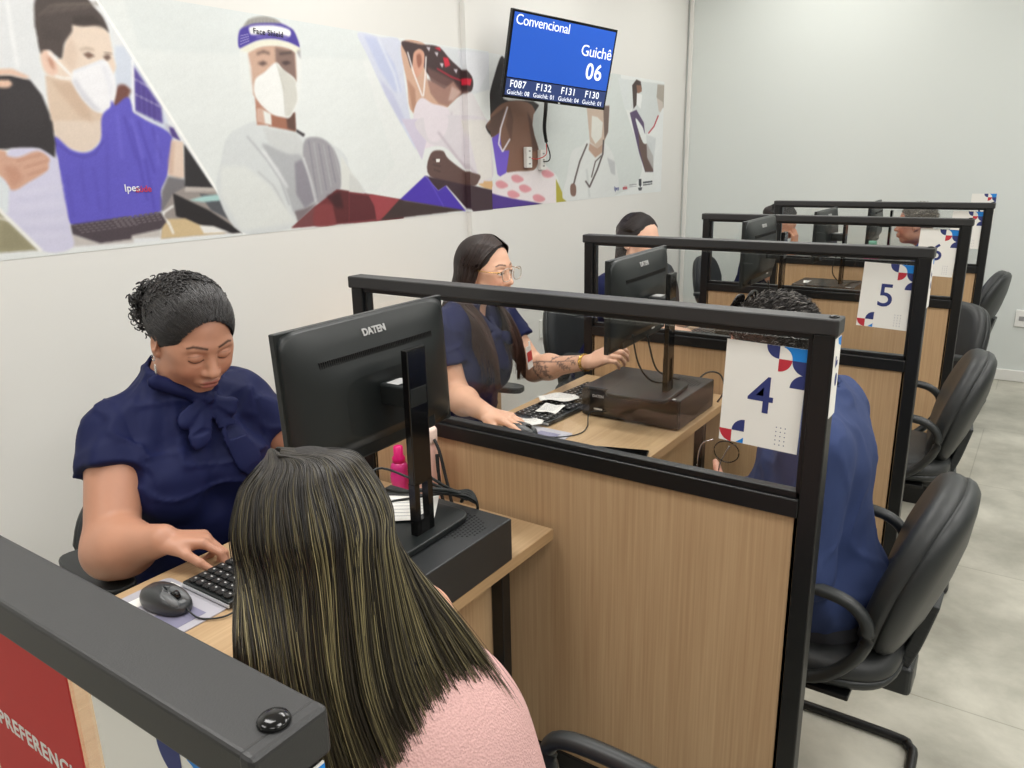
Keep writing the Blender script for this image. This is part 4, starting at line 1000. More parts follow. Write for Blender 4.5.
# ------------------------------------------------------------------ woman with long highlighted hair (customer, back to the camera)
def person_b():
    t = empty('person', (.62, -.76, 0), 0, 'woman with long highlighted hair and pink knit top, her back to the camera', 'person')
    pel = V3(.715, -.735, .53); nb = V3(.505, -.805, .985); shR = V3(.455, -.668, .942); shL = V3(.430, -.940, .925)
    B = body_frame(shL, shR, nb, pel); hd = Head((.430, -.806, 1.115), 152, -14, 0, .96)
    elR = V3(.36, -.575, .785); wrR = V3(.16, -.62, .80); elL = V3(.27, -.94, .77); wrL = V3(.10, -.80, .80)
    F = Field(); torso(F, B, shL, shR, nb, pel, .88, .9, -.012, .85, .006)
    F.cone(nb-V3(0, 0, .03), hd.w(-.028, 0, -.045), .055, .053, .03)
    arm(F, shR, elR, wrR, (.055, .044, .042, .027)); arm(F, shL, elL, wrL, (.055, .044, .042, .027)); hd.add(F)
    hand(F, wrR, nrm(V3(-.09, -.02, -.03)), (0, 0, -1), 1, .9, (.3, .4, .45, .5)); hand(F, wrL, nrm(V3(-.09, .04, -.03)), (0, 0, -1), -1, .9, (.3, .4, .45, .5))
    lo, hi = bbox([pel, nb, hd.c+V3(0, 0, .14), elR, elL, (.0, -.6, .8), (.0, -.8, .8)], .12); lo[2] = .44
    sk = (222, 172, 146)
    finish('body', F, lo, hi, .0065, SKINM, t, lambda P: hd.paint(P, sk, (190, 110, 105), (50, 36, 30)), (((hd.c[0]-.13, hd.c[0]+.12, .0042),), ((hd.c[1]-.12, hd.c[1]+.12, .0042),), ((.74, .84, .004), (1.0, 1.26, .0042))))
    G = Field(); torso(G, B, shL, shR, nb, pel, .90, .92, .006, .9, .010)
    axR = nrm(elR-shR); axL = nrm(elL-shL)
    G.join(Field().cone(shL-B[:, 2]*.01, elL, .066, .060, .01).plane(shL+axL*.12, axL, .004), .03)
    G.sub(Field().ell(nb+B[:, 0]*.02+V3(0, 0, .035), (.10, .105, .065), B, .01), .008); G.sub(Field().ell(shR+B[:, 0]*.012+B[:, 2]*.035-B[:, 1]*.01, (.075, .060, .062), B, .01), .006)
    pk = mat('pink_knit', (216, 172, 168), .85, noise=.03, nscale=8); nt = pk.node_tree
    w = nt.nodes.new('ShaderNodeTexVoronoi'); w.inputs['Scale'].default_value = 330; tc = nt.nodes.new('ShaderNodeTexCoord'); nt.links.new(tc.outputs['Object'], w.inputs['Vector'])
    bp = nt.nodes.new('ShaderNodeBump'); bp.inputs['Strength'].default_value = .6; bp.inputs['Distance'].default_value = .002; nt.links.new(w.outputs['Distance'], bp.inputs['Height']); nt.links.new(bp.outputs[0], nt.nodes['Principled BSDF'].inputs['Normal'])
    lo, hi = bbox([pel, nb, shR, shL], .16); lo[2] = .48
    finish('knit_top', folded(G, .0025, 14, 6), lo, hi, .0062, pk, t, disp=.02)
    legs(t, pel-V3(0, 0, .02), B, [(.35, -.74, .50), (.39, -.55, .50)], [(.37, -.76, .09), (.42, -.53, .09)], JEANS, 1.)
    # hair volume underneath
    rng = np.random.RandomState(5)
    C = Field(); hd.ez(C, (-.017, 0, .030), (.100, .0785, .0905), .01)
    hd.ez(C, (-.035, 0, -.04), (.066, .066, .10), .03)
    C.cone(hd.w(-.045, 0, -.05), V3(.545, -.80, 1.0), .052, .040, .03); C.cone(V3(.545, -.80, 1.0), V3(.585, -.80, .92), .040, .018, .03, flat=(nrm(V3(.62, -.53, .5)), .5))
    face = Field(); hd.ez(face, (.085, 0, -.05), (.085, .064, .125), .01); C.sub(face, .01)
    lo, hi = bbox([hd.c, (.6, -.8, .9), (.5, -.95, .95)], .13); lo[2] = .84
    cap = finish('hair', C, lo, hi, .005, mat('hair_under', (30, 26, 24), .7, bump=.5, bscale=200), t)
    def ring(z, ax, ay, a0, a1, n=9, cx=-.018): return [hd.w(cx-ax*math.cos(a), ay*math.sin(a), z) for a in np.linspace(a0, a1, n)]
    def cols(s, n, m):
        k = np.convolve(rng.rand(n+60), np.ones(25)/25, 'same')[:n]; k = (k-k.min())/(k.max()-k.min())
        st = np.clip((rng.rand(n)*1.1+k*.8-1.12)*1.7, 0, 1)
        dark = np.array(lin((26, 21, 19))); mid = np.array(lin((78, 70, 48))); lt = np.array(lin((158, 146, 104)))
        b = dark[None]*(.6+.7*rng.rand(n, 1))+mid[None]*(.45*rng.rand(n, 1)**3)
        u = np.linspace(0, 1, m)[None, :, None]; g = np.clip((u-.16)/.40, 0, 1)+.25*(rng.rand(n, 1, 1) < .12); g = np.clip(g, 0, 1); tg = np.clip((u-.5)/.5, 0, 1)*.28
        tgt = b[:, None]*(1-st[:, None, None])+lt*st[:, None, None]
        return (b[:, None]*(1-g)+tgt*g)*(1-tg)+mid*1.5*tg
    E = lambda *a: [np.array(p, float) for p in a]
    px = ((.055, .1045), (.035, .1145), (.012, .1195), (-.012, .1195), (-.040, .1155))
    part = [hd.w(x, .030, z) for x, z in px]+[hd.w(x, .022, z) for x, z in px[::-1]][1:]
    L4 = E((.443, -.928, 1.114), (.471, -.932, 1.119), (.505, -.928, 1.115), (.530, -.913, 1.106), (.547, -.891, 1.098), (.556, -.859, 1.092), (.557, -.822, 1.084), (.553, -.782, 1.079), (.543, -.745, 1.066))
    L5 = E((.464, -.941, 1.081), (.493, -.939, 1.073), (.520, -.930, 1.057), (.543, -.913, 1.036), (.564, -.887, 1.02), (.576, -.849, 1.009), (.576, -.802, 1.005), (.572, -.753, 1.007), (.566, -.712, 1.008))
    L6 = E((.474, -.950, 1.035), (.506, -.948, 1.01), (.535, -.935, .968), (.570, -.912, .925), (.591, -.876, .902), (.608, -.831, .892), (.614, -.783, .897), (.614, -.732, .913), (.606, -.690, .935))
    vw = nrm(V3(.62, -.53, .5))
    for lay, (rr, n) in enumerate(((.99, 3600), (1.03, 3600), (1.06, 1500))):
        l0 = [hd.c+(p-hd.c)*(.99+.012*lay) for p in part]
        l05 = ring(.107, .054*rr, .046*rr, 1.9, -1.9); l1 = ring(.080, .086*rr, .070*rr, 1.9, -1.9); l2 = ring(.035, .106*rr, .085*rr, 1.8, -1.8); l3 = ring(-.012, .110*rr, .087*rr, 1.62, -1.55)
        o = vw*(.010*(lay-1)); l5 = [p+o for p in L5]; l6 = [p+o*1.2 for p in L6]
        l7 = [p+(p-q)*.6+V3(0, .0, -.004) for p, q in zip(l6, l5)]
        S, R, Cc = hair_sheet('x', t, [l0, l05, l1, l2, l3, l5, l6, l7], n, rng, cols, .00062, 44, .0026)
        strands('hair_strands', S, R, HAIRM, cap, Cc, 3)
person_b()
# ------------------------------------------------------------------ woman with glasses (second clerk)
def person_c():
    t = empty('person', (-.60, .80, 0), 0, 'woman clerk with glasses, long straight brown hair and tattooed forearm, turned to the customer', 'person', 'clerks in navy blouses')
    pel = V3(-.68, .80, .53); nb = V3(-.570, .800, 1.045); shR = V3(-.575, .630, .985); shL = V3(-.560, .965, .985)
    B = body_frame(shL, shR, nb, pel); hd = Head((-.500, .812, 1.178), 2, -3, 0, .98, closed=False, jaw=.95, nose=.95)
    elR = V3(-.50, .620, .775); wrR = V3(-.262, .468, .800); elL = V3(-.42, .985, .80); wrL = V3(-.160, .930, .870)
    F = Field(); torso(F, B, shL, shR, nb, pel, .98, .95, -.012, .95, .005)
    F.cone(nb-V3(.01, 0, .03), hd.w(-.028, 0, -.045), .052, .050, .03)
    arm(F, shR, elR, wrR, (.054, .045, .042, .027)); arm(F, shL, elL, wrL, (.052, .043, .040, .025)); hd.add(F)
    hand(F, wrR, nrm(V3(.1, .0, -.006)), (0, 0, -1), 1, .93, (.16, .18, .22, .28), .10, (.35, .3))
    hand(F, wrL, nrm(V3(.085, .0, .045)), (0, .6, -.75), -1, .92, (.65, .75, .8, .8), .03, (.15, .2), .9)
    hx, hy, hz = hd.c
    fine = (((hx-.12, hx+.13, .0029), (-.33, .06, .0036)), ((hy-.11, hy+.11, .0029), (.40, .56, .0038), (.86, 1.0, .0038)), ((1.05, 1.31, .0029), (.76, .93, .0036)))
    lo, hi = bbox([pel, nb, hd.c+V3(0, 0, .13), elR, elL, (.05, .5, .8), (.05, .95, .9)], .10); lo[2] = .45
    sk = (226, 178, 150)
    def paint(P):
        C = hd.paint(P, sk, (196, 100, 100), (70, 48, 38), (70, 50, 40), .16)
        # branching tattoo on the left forearm
        ax = nrm(wrL-elL); q = P-elL; Lf = np.linalg.norm(wrL-elL); x = q@ax; r_ = q-np.outer(x, ax); dc = V3(.62, -.70, .35); dc = nrm(dc-(dc@ax)*ax); d2 = np.cross(ax, dc)
        y = np.arctan2(r_@d2, r_@dc)*.036; on = (np.linalg.norm(r_, axis=1) < .065) & (x > .02) & (x < Lf*.86)
        v = np.full(len(P), 9.); rs = np.random.RandomState(4); segs = []
        for k in range(9):
            x0 = .035+k*.022; y0 = -.012+rs.uniform(-.006, .006); a_ = rs.choice([-1, 1])*rs.uniform(.6, 1.3)
            px_, py_ = x0, y0
            for m in range(4):
                nx_, ny_ = px_+.012*math.cos(a_), py_+.012*math.sin(a_); segs.append((px_, py_, nx_, ny_)); segs.append((nx_, ny_, nx_+.009*math.cos(a_+.9), ny_+.009*math.sin(a_+.9))); segs.append((nx_, ny_, nx_+.009*math.cos(a_-.9), ny_+.009*math.sin(a_-.9)))
                px_, py_ = nx_, ny_; a_ += rs.uniform(-.4, .4)
        segs.append((.03, -.012, .23, -.010))
        for x0, y0, x1_, y1_ in segs:
            dx, dy = x1_-x0, y1_-y0; tq = np.clip(((x-x0)*dx+(y-y0)*dy)/(dx*dx+dy*dy), 0, 1); v = np.minimum(v, np.hypot(x-x0-tq*dx, y-y0-tq*dy))
        mk = np.clip((.0028-v)/.0016, 0, 1)*on*.75
        return C*(1-mk[:, None])+np.array(lin((72, 68, 72)))*mk[:, None]
    finish('body', F, lo, hi, .0065, SKINM, t, paint, fine)
    G = Field(); torso(G, B, shL, shR, nb, pel, 1.0, .97, .006, 1.0, .008)
    axR = nrm(elR-shR); axL = nrm(elL-shL)
    G.join(Field().cone(shR, elR, .069, .070, .02).plane(shR+axR*.115, axR, .005), .03); G.join(Field().cone(shL, elL, .066, .066, .02).plane(shL+axL*.11, axL, .005), .03)
    G.sub(Field().cone(nb-V3(.02, 0, -.0), nb+V3(.02, 0, .1), .056, .070, .01), .008); G.sub(Field().ell(nb+V3(.105, 0, -.01), (.07, .026, .075), None, .01), .006)
    def pl(P):
        q = (P-nb)@B; return .0035*np.sin(q[:, 2]*60+q[:, 1]*20)*np.clip((-q[:, 2]-.2)/.1, 0, 1)
    lo, hi = bbox([pel, nb, shR, shL, shR+axR*.12, shL+axL*.12, nb+V3(.16, 0, 0)], .12); lo[2] = .50
    finish('blouse', folded(G, .0055, 22, 12, pl), lo, hi, .0065, NAVYC, t, disp=.02)
    K = Field(); kp = nb+V3(.105, .012, -.085); f, l, u = B[:, 0], B[:, 1], B[:, 2]
    K.ell(kp, (.018, .018, .02), B, .01)
    K.cone(nb+V3(.02, -.055, .03), kp, .018, .014, .01, flat=(f, .5)); K.cone(nb+V3(.02, .055, .03), kp, .018, .014, .01, flat=(f, .5))
    for a, b_, r0, r1 in ((kp, kp-l*.02-u*.14+f*.035, .012, .026), (kp, kp+l*.035-u*.11+f*.035, .012, .026), (kp, kp-l*.06-u*.01+f*.02, .012, .024), (kp, kp+l*.06-u*.02+f*.02, .012, .024)): K.cone(a, b_, r0, r1, .008, flat=(nrm(f+.3*u), .45))
    lo, hi = bbox([kp], .19); finish('neck_tie', folded(K, .002, 60, 7), lo, hi, .0045, NAVYC, t)
    legs(t, pel-V3(0, 0, .02), B, [(-.22, .92, .50), (-.22, .68, .50)], [(-.26, .93, .09), (-.26, .66, .09)], DARKP, .98)
    rng = np.random.RandomState(11)
    C = Field(); hd.ez(C, (-.020, 0, .034), (.101, .081, .090), .01)
    C.cone(hd.w(-.055, 0, .0), V3(-.64, .805, 1.0), .062, .045, .03)
    face = Field(); hd.ez(face, (.090, 0, -.045), (.098, .086, .130), .01); hd.ez(face, (.02, 0, -.17), (.09, .1, .10), .02); C.sub(face, .008)
    lo, hi = bbox([hd.c, (-.64, .8, 1.0)], .14); cap = finish('hair', C, lo, hi, .0045, mat('hair_brown_under', (36, 26, 23), .6), t)
    def cols(s, n, m):
        b = np.array(lin((52, 36, 31)))*(.6+.9*rng.rand(n, 1)**2); tip = np.array(lin((96, 58, 44)))
        g = np.clip((np.linspace(0, 1, m)-.4)/.6, 0, 1)[None, :, None]*.7; return b[:, None]*(1-g)+tip*g*(.7+.6*rng.rand(n, 1, 1))
    def side(q, n, lay):
        # q=-1: right side (towards the camera), +1: left
        sc_ = 1+.03*lay
        W = lambda x, y, z: hd.w(x*1., q*y, z)
        l0 = [W(.070, .008, .100), W(.03, .004, .124), W(-.01, .002, .126), W(-.05, .002, .116), W(-.085, .0, .09)]
        l1 = [W(.058, .048*sc_, .082), W(.03, .056*sc_, .092), W(-.01, .060*sc_, .092), W(-.06, .052*sc_, .084), W(-.100, .02, .06)]
        l2 = [W(.030, .078*sc_, .035), W(.008, .083*sc_, .030), W(-.03, .084*sc_, .030), W(-.080, .062*sc_, .025), W(-.116, .02, .02)]
        l3 = [W(.006, .082*sc_, -.035), W(-.014, .085*sc_, -.035), W(-.045, .082*sc_, -.035), W(-.080, .060*sc_, -.035), W(-.108, .02, -.04)]
        s_ = V3(0, 1, 0)*q; nbx = nb
        l4 = [nbx+V3(.045, 0, .055)+s_*.075, nbx+V3(.02, 0, .05)+s_*.082, nbx+V3(-.01, 0, .05)+s_*.080, nbx+V3(-.05, 0, .05)+s_*.06, nbx+V3(-.075, 0, .05)+s_*.02]
        l5 = [nbx+V3(.112, 0, -.03)+s_*.062, nbx+V3(.105, 0, -.035)+s_*.075, nbx+V3(.095, 0, -.03)+s_*.088, nbx+V3(-.085, 0, -.05)+s_*.06, nbx+V3(-.095, 0, -.05)+s_*.02]
        l6 = [nbx+V3(.158, 0, -.15)+s_*.060, nbx+V3(.155, 0, -.155)+s_*.074, nbx+V3(.150, 0, -.15)+s_*.088, nbx+V3(-.105, 0, -.14)+s_*.06, nbx+V3(-.11, 0, -.14)+s_*.02]
        l7 = [nbx+V3(.162, 0, -.27)+s_*.056, nbx+V3(.162, 0, -.275)+s_*.066, nbx+V3(.158, 0, -.265)+s_*.076, nbx+V3(-.12, 0, -.22)+s_*.06, nbx+V3(-.12, 0, -.22)+s_*.02]
        return hair_sheet('x', t, [l0, l1, l2, l3, l4, l5, l6, l7], n, rng, cols, .0009, 30, .0020)
    for q in (-1, 1):
        for lay in (0, 1):
            S, R, Cc = side(q, 1500, lay); strands('hair_strands', S, R, HAIRM, cap, Cc, 3)
    # glasses
    gt = empty('eyeglasses', tuple(hd.w(.1, 0, .005)), 0, 'clear framed eyeglasses with gold sides worn by the clerk with long brown hair', 'glasses')
    GM = mat('clear_frame', (196, 180, 165), .2, .3); gl = -Vector(gt.location)
    for q in (-1, 1):
        O = [hd.w(.109-.05*abs((q*.031+x)*(q*.031+x))*8, q*.034+x, .0+z) for x, z in [(a*1.0, b) for a, b in superell(.052, .044, 2.8, 28)]]
        new(GM).tube(O, .0014, 6, closed=True).build('rim', gt, loc=gl)
        L = new(GLASS); L.poly([tuple(p) for p in O]); L.build('lens', gt, loc=gl, recalc=False)
        new(mat('gold', (205, 165, 90), .25, .9)).tube([hd.w(.100, q*.060, .010), hd.w(.07, q*.078, .010), hd.w(.0, q*.086, .012), hd.w(-.015, q*.087, .0)], .0013, 6, smooth_n=4).build('temple', gt, loc=gl)
    new(GM).tube([hd.w(.108, -.009, .006), hd.w(.112, 0, .009), hd.w(.108, .009, .006)], .0014, 6, smooth_n=4).build('bridge', gt, loc=gl)
    # badge on a strap
    bt = empty('id_badge', (-.37, .875, .87), 0, 'white and red identity badge on the navy blouse of the clerk with glasses', 'badge'); gl = -Vector(bt.location)
    bp_ = V3(-.372, .880, .872); Rb = Matrix.Rotation(.25, 3, 'Z') @ Matrix.Rotation(-.12, 3, 'Y')
    new(WHITE).box(bp_, (.0025, .05, .08), R=Rb, bev=.001).build('card', bt, loc=gl)
    new(REDP).box(bp_+V3(.0018, 0, .004), (.0012, .048, .034), R=Rb).build('red_band', bt, loc=gl)
    new(WPL).box(bp_+V3(.001, 0, .048), (.003, .014, .02), R=Rb, bev=.001).build('clip', bt, loc=gl)
    # gold watch
    ax = nrm(wrL-elL); wc = elL+(wrL-elL)*.93; u1 = nrm(np.cross(ax, V3(0, 0, 1))); u2 = np.cross(u1, ax)
    gd = mat('gold', (205, 165, 90), .25, .9)
    wt = empty('wristwatch', tuple(wc), 0, 'gold wristwatch on the tattooed arm', 'watch'); gl = -Vector(wt.location)
    b = new(gd)
    for dx in (-.004, 0, .004): b.tube([wc+ax*dx+(u1*math.cos(k)*.0285+u2*math.sin(k)*.0285) for k in np.linspace(0, 6.28, 20)[:-1]], .0032, 6, closed=True)
    b.build('band', wt, loc=gl)
    new(gd).cyl(wc-u1*.026, wc-u1*.035, .013).build('dial', wt, loc=gl)
person_c()
# ------------------------------------------------------------------ man in dark blue shirt (customer)
def short_hair(hd, t, rng, dark, light, lf, ln=.016, n=5200, gx=.088, z0=.0, rec=0.):
    C = Field(); hd.ez(C, (-.018, 0, .034), (.100, .0785, .090), .01)
    face = Field(); hd.ez(face, (gx, 0, -.045), (.085, .088, .118), .01); hd.ez(face, (-.02, 0, -.115), (.13, .12, .085), .02); hd.ez(face, (.022, .075, -.035), (.035, .03, .05), .01); hd.ez(face, (.022, -.075, -.035), (.035, .03, .05), .01); C.sub(face, .006)
    lo, hi = bbox([hd.c], .16); cap = finish('hair', lambda P: C(P)-.0015*noise3(P, 200, 4), lo, hi, .0048, mat('short_hair_'+str(dark[0]), dark, .7, bump=.5, bscale=300), t)
    me = cap.data; V = np.zeros(len(me.vertices)*3, np.float32); me.vertices.foreach_get('co', V); V = V.reshape(-1, 3); q = hd.loc(V)
    V = V[(q[:, 2] > -.06)]; P0 = V[rng.randint(0, len(V), n)]+rng.normal(size=(n, 3))*.002; q = hd.loc(P0)
    out = nrm_rows((q-np.array([-.018, 0, .034]))/np.array([.1, .0785, .09])**1); d = out*.5+np.array([-.75, 0, .05])+rng.normal(size=(n, 3))*.22; d[q[:, 0] > .03] += np.array([.5, 0, .3]); d = nrm_rows(d)
    L = ln*rng.uniform(.6, 1.2, n)*(.45+.55*np.clip((q[:, 2]+.02)/.09, 0, 1)); ts = np.linspace(0, 1, 5)
    S = q[:, None]+d[:, None]*ts[None, :, None]*L[:, None, None]; S = S-out[:, None]*(ts[None, :, None]**2)*L[:, None, None]*.35
    W = hd.c+(S*hd.s)@hd.R.T; C_ = np.where((rng.rand(n) < lf)[:, None], np.array(lin(light)), np.array(lin(dark)))*(.6+.8*rng.rand(n, 1))
    strands('hair_strands', W, np.tile(np.array([.0010, .0010, .0009, .0007, .0003]), (n, 1)), HAIRM, cap, C_, 3); return cap
def man(label, pel, nb, shL, shR, hd, elL, wrL, elR, wrR, kn, an, shirt, sk, hair, hls, hrs, sleeve=1., w=1.12, h=.007, group='seated men in blue shirts', trous=DARKP, belly=.02, hf=.004, handk={}):
    t = empty('person', (pel[0], pel[1], 0), 0, label, 'person', None); B = body_frame(shL, shR, nb, pel)
    F = Field(); torso(F, B, shL, shR, nb, pel, w, 1.1, -.014, 0, belly); F.cone(nb-V3(0, 0, .03), hd.w(-.028, 0, -.045), .064, .062, .03)
    ra = (.055, .046, .043, .030); arm(F, shL, elL, wrL, ra); arm(F, shR, elR, wrR, ra); hd.add(F); hls(F); hrs(F)
    fine = (((hd.c[0]-.12, hd.c[0]+.12, hf),), ((hd.c[1]-.12, hd.c[1]+.12, hf),), ((hd.c[2]-.13, hd.c[2]+.13, hf), (wrL[2]-.06, wrL[2]+.05, hf)))
    lo, hi = bbox([pel, nb, hd.c+V3(0, 0, .14), elR, elL, wrL, wrR], .14); lo[2] = .44
    finish('body', F, lo, hi, h, SKINM, t, lambda P: hd.paint(P, sk, (176, 100, 92), hair[0], (50, 40, 34), .3), fine)
    G = Field(); torso(G, B, shL, shR, nb, pel, w*1.02, 1.12, .010, 0, belly+.005)
    for s_, e_, w_ in ((shL, elL, wrL), (shR, elR, wrR)):
        ax = nrm(np.array(w_)-np.array(e_)); A_ = Field().cone(s_, e_, .074, .062, .02).cone(e_, np.array(w_), .058, .040, .03)
        if sleeve < 1: a2 = nrm(np.array(e_)-np.array(s_)); A_ = Field().cone(s_, e_, .078, .074, .02).plane(np.array(s_)+a2*.22, a2, .005)
        else: A_.plane(np.array(w_)-ax*.02, ax, .005)
        G.join(A_, .03)
    col = Field().cone(nb-V3(0, 0, .01), nb+(hd.w(-.028, 0, -.045)-nb)*.42, .076, .072, .01); G.join(col, .012); G.sub(Field().cone(nb, hd.w(-.028, 0, -.02), .067, .070, .01), .004)
    G.plane(nb+(hd.w(-.028, 0, -.045)-nb)*.55+B[:, 0]*0, nrm(hd.w(-.028, 0, -.045)-nb), .006)
    lo, hi = bbox([pel-V3(0, 0, .05), nb, shL, shR, elL, elR, wrL, wrR], .15); lo[2] = pel[2]-.12; hi[2] = nb[2]+.10
    G.plane((0, 0, pel[2]-.10), (0, 0, -1), .01)
    finish('shirt', folded(G, .0046, 22, 21), lo, hi, h, shirt, t, disp=.02)
    legs(t, V3(*pel)-V3(0, 0, .02), B, kn, an, trous, 1.1)
    return t, B
def person_d():
    rng = np.random.RandomState(21)
    hd = Head((.570, .505, 1.092), 172, -16, 0, 1.04)
    pel = V3(.745, .47, .53); nb = V3(.690, .49, .985); shL = V3(.735, .305, .925); shR = V3(.70, .66, .925)
    elL = V3(.745, .265, .665); wrL = V3(.545, .325, .745); elR = V3(.66, .74, .66); wrR = V3(.45, .62, .64)
    def hl(F): hand(F, wrL, nrm(V3(-.09, .03, .015)), (0, .9, -.3), 1, 1., (.7, .8, .9, 1.), .02, (.6, .2))
    def hr(F): hand(F, wrR, nrm(V3(-.09, -.03, -.0)), (0, 0, -1), 1, 1., (.3, .4, .4, .5), .05)
    t, B = man('man in dark blue shirt with dark greying hair, seated behind the number 4 pane', pel, nb, shL, shR, hd, elL, wrL, elR, wrR, [(.33, .36, .50), (.33, .60, .50)], [(.36, .34, .09), (.36, .62, .09)], SHIRTB, (206, 150, 128), ((44, 40, 38),), hl, hr, belly=.035, w=1.15)
    short_hair(hd, t, rng, (42, 38, 36), (150, 145, 140), .22, .020, 7000)
    # sunglasses pushed up on the head
    g = empty('sunglasses', tuple(hd.w(.06, 0, .09)), 0, 'dark sunglasses pushed up on the forehead of the man in the dark blue shirt', 'sunglasses'); gl = -Vector(g.location)
    DL_ = mat('dark_lens', (16, 12, 12), .05); up_ = hd.R[:, 2]; fw_ = hd.R[:, 0]
    for q in (-1, 1):
        c = hd.w(.046, q*.034, .122); n_ = nrm(fw_*.75+up_*.7); l_ = hd.R[:, 1]; v_ = np.cross(n_, l_)
        O = [c+l_*x+v_*z-n_*(x*x*6) for x, z in superell(.056, .046, 2.8, 26)]; M_ = new(DL_)
        ce = [p-n_*.0025 for p in O]; a = [M_.bm.verts.new(p) for p in O]; b = [M_.bm.verts.new(p) for p in ce]; M_.bm.faces.new(a); M_.bm.faces.new(b)
        for k in range(26): M_.bm.faces.new((a[k], a[(k+1) % 26], b[(k+1) % 26], b[k]))
        M_.build('lens', g, loc=gl)
        new(BLKG).tube(O, .0022, 6, closed=True).build('rim', g, loc=gl)
        new(BLKG).tube([hd.w(.036, q*.062, .115), hd.w(.0, q*.085, .09), hd.w(-.03, q*.087, .05)], .0022, 6, smooth_n=4).build('temple', g, loc=gl)
    new(BLKG).tube([hd.w(.052, -.008, .126), hd.w(.052, .008, .126)], .0022, 6).build('bridge', g, loc=gl)
    # spectacles held in the hand
    g = empty('eyeglasses', (.52, .34, .86), 0, 'thin framed eyeglasses held upright in the hand of the man in the dark blue shirt', 'glasses'); gl = -Vector(g.location)
    for k, (x, z) in enumerate(((.476, .855), (.505, .86))):
        pass
    new(CHROME).tube([(.470, .33, .80), (.466, .33, .84), (.475, .33, .885), (.50, .335, .90)], .0016, 6, smooth_n=5).build('temple', g, loc=gl)
    new(CHROME).tube([(.515, .35, .79), (.513, .35, .83), (.525, .35, .865), (.535, .352, .885)], .0016, 6, smooth_n=5).build('temple', g, loc=gl)
    new(BLKG).tube([(.530+.030*math.cos(k), .345, .872+.026*math.sin(k)) for k in np.linspace(0, 6.28, 24)[:-1]], .0014, 6, closed=True).build('rim', g, loc=gl)
person_d()
def person_g():
    rng = np.random.RandomState(31); hd = Head((.400, 3.95, 1.125), -172, -4, 0, 1.02)
    pel = V3(.60, 3.98, .53); nb = V3(.50, 3.96, 1.0); shL = V3(.51, 3.78, .94); shR = V3(.52, 4.14, .94)
    elL = V3(.44, 3.72, .70); wrL = V3(.22, 3.85, .79); elR = V3(.44, 4.2, .70); wrR = V3(.22, 4.1, .79)
    hl = lambda F: hand(F, wrL, V3(-1, .2, 0), (0, 0, -1), -1, 1.); hr = lambda F: hand(F, wrR, V3(-1, -.2, 0), (0, 0, -1), 1, 1.)
    t, B = man('grey-haired man in a bright blue shirt, in profile behind the farthest pane', pel, nb, shL, shR, hd, elL, wrL, elR, wrR, [(.18, 3.86, .5), (.18, 4.08, .5)], [(.22, 3.86, .09), (.22, 4.1, .09)], SHIRTG, (205, 150, 128), ((90, 84, 78),), hl, hr, sleeve=.5, h=.010, hf=.005)
    short_hair(hd, t, rng, (104, 100, 94), (168, 162, 152), .4, .016, 2500)
person_g()
# ------------------------------------------------------------------ distant clerks
def clerk(label, pel, nb, shL, shR, hd, elL, wrL, elR, wrR, sk, hf_, handL, handR, hairfn, h=.0085, group='clerks in navy blouses'):
    t = empty('person', (pel[0], pel[1], 0), 0, label, 'person', group); B = body_frame(shL, shR, nb, pel)
    F = Field(); torso(F, B, shL, shR, nb, pel, .98, .95, -.012, .95, .005); F.cone(nb-V3(.01, 0, .03), hd.w(-.028, 0, -.045), .052, .050, .03)
    arm(F, shR, elR, wrR, (.052, .043, .040, .026)); arm(F, shL, elL, wrL, (.052, .043, .040, .026)); hd.add(F); handL(F); handR(F)
    lo, hi = bbox([pel, nb, hd.c+V3(0, 0, .13), elR, elL, wrL, wrR], .13); lo[2] = .45
    finish('body', F, lo, hi, h, SKINM, t, lambda P: hd.paint(P, sk, (186, 100, 96), (50, 36, 32)), (((hd.c[0]-.12, hd.c[0]+.13, hf_), (wrR[0]-.02, wrR[0]+.18, hf_)), ((hd.c[1]-.11, hd.c[1]+.11, hf_), (wrR[1]-.06, wrR[1]+.06, hf_)), ((hd.c[2]-.13, hd.c[2]+.13, hf_), (.74, .82, hf_))))
    G = Field(); torso(G, B, shL, shR, nb, pel, 1.0, .97, .006, 1.0, .008); axR = nrm(elR-shR); axL = nrm(elL-shL)
    G.join(Field().cone(shR, elR, .069, .070, .02).plane(shR+axR*.115, axR, .005), .03); G.join(Field().cone(shL, elL, .066, .066, .02).plane(shL+axL*.11, axL, .005), .03); G.sub(Field().cone(nb, nb+V3(.01, 0, .1), .058, .070, .01), .008)
    lo, hi = bbox([pel, nb, shR, shL, shR+axR*.12, shL+axL*.12], .16); lo[2] = .50
    finish('blouse', folded(G, .003, 18, 2), lo, hi, .009, NAVYC, t, disp=.02)
    legs(t, V3(*pel)-V3(0, 0, .02), B, [(-.22, pel[1]+.12, .5), (-.22, pel[1]-.12, .5)], [(-.26, pel[1]+.13, .09), (-.26, pel[1]-.14, .09)], DARKP, .98)
    hairfn(hd, t); return t
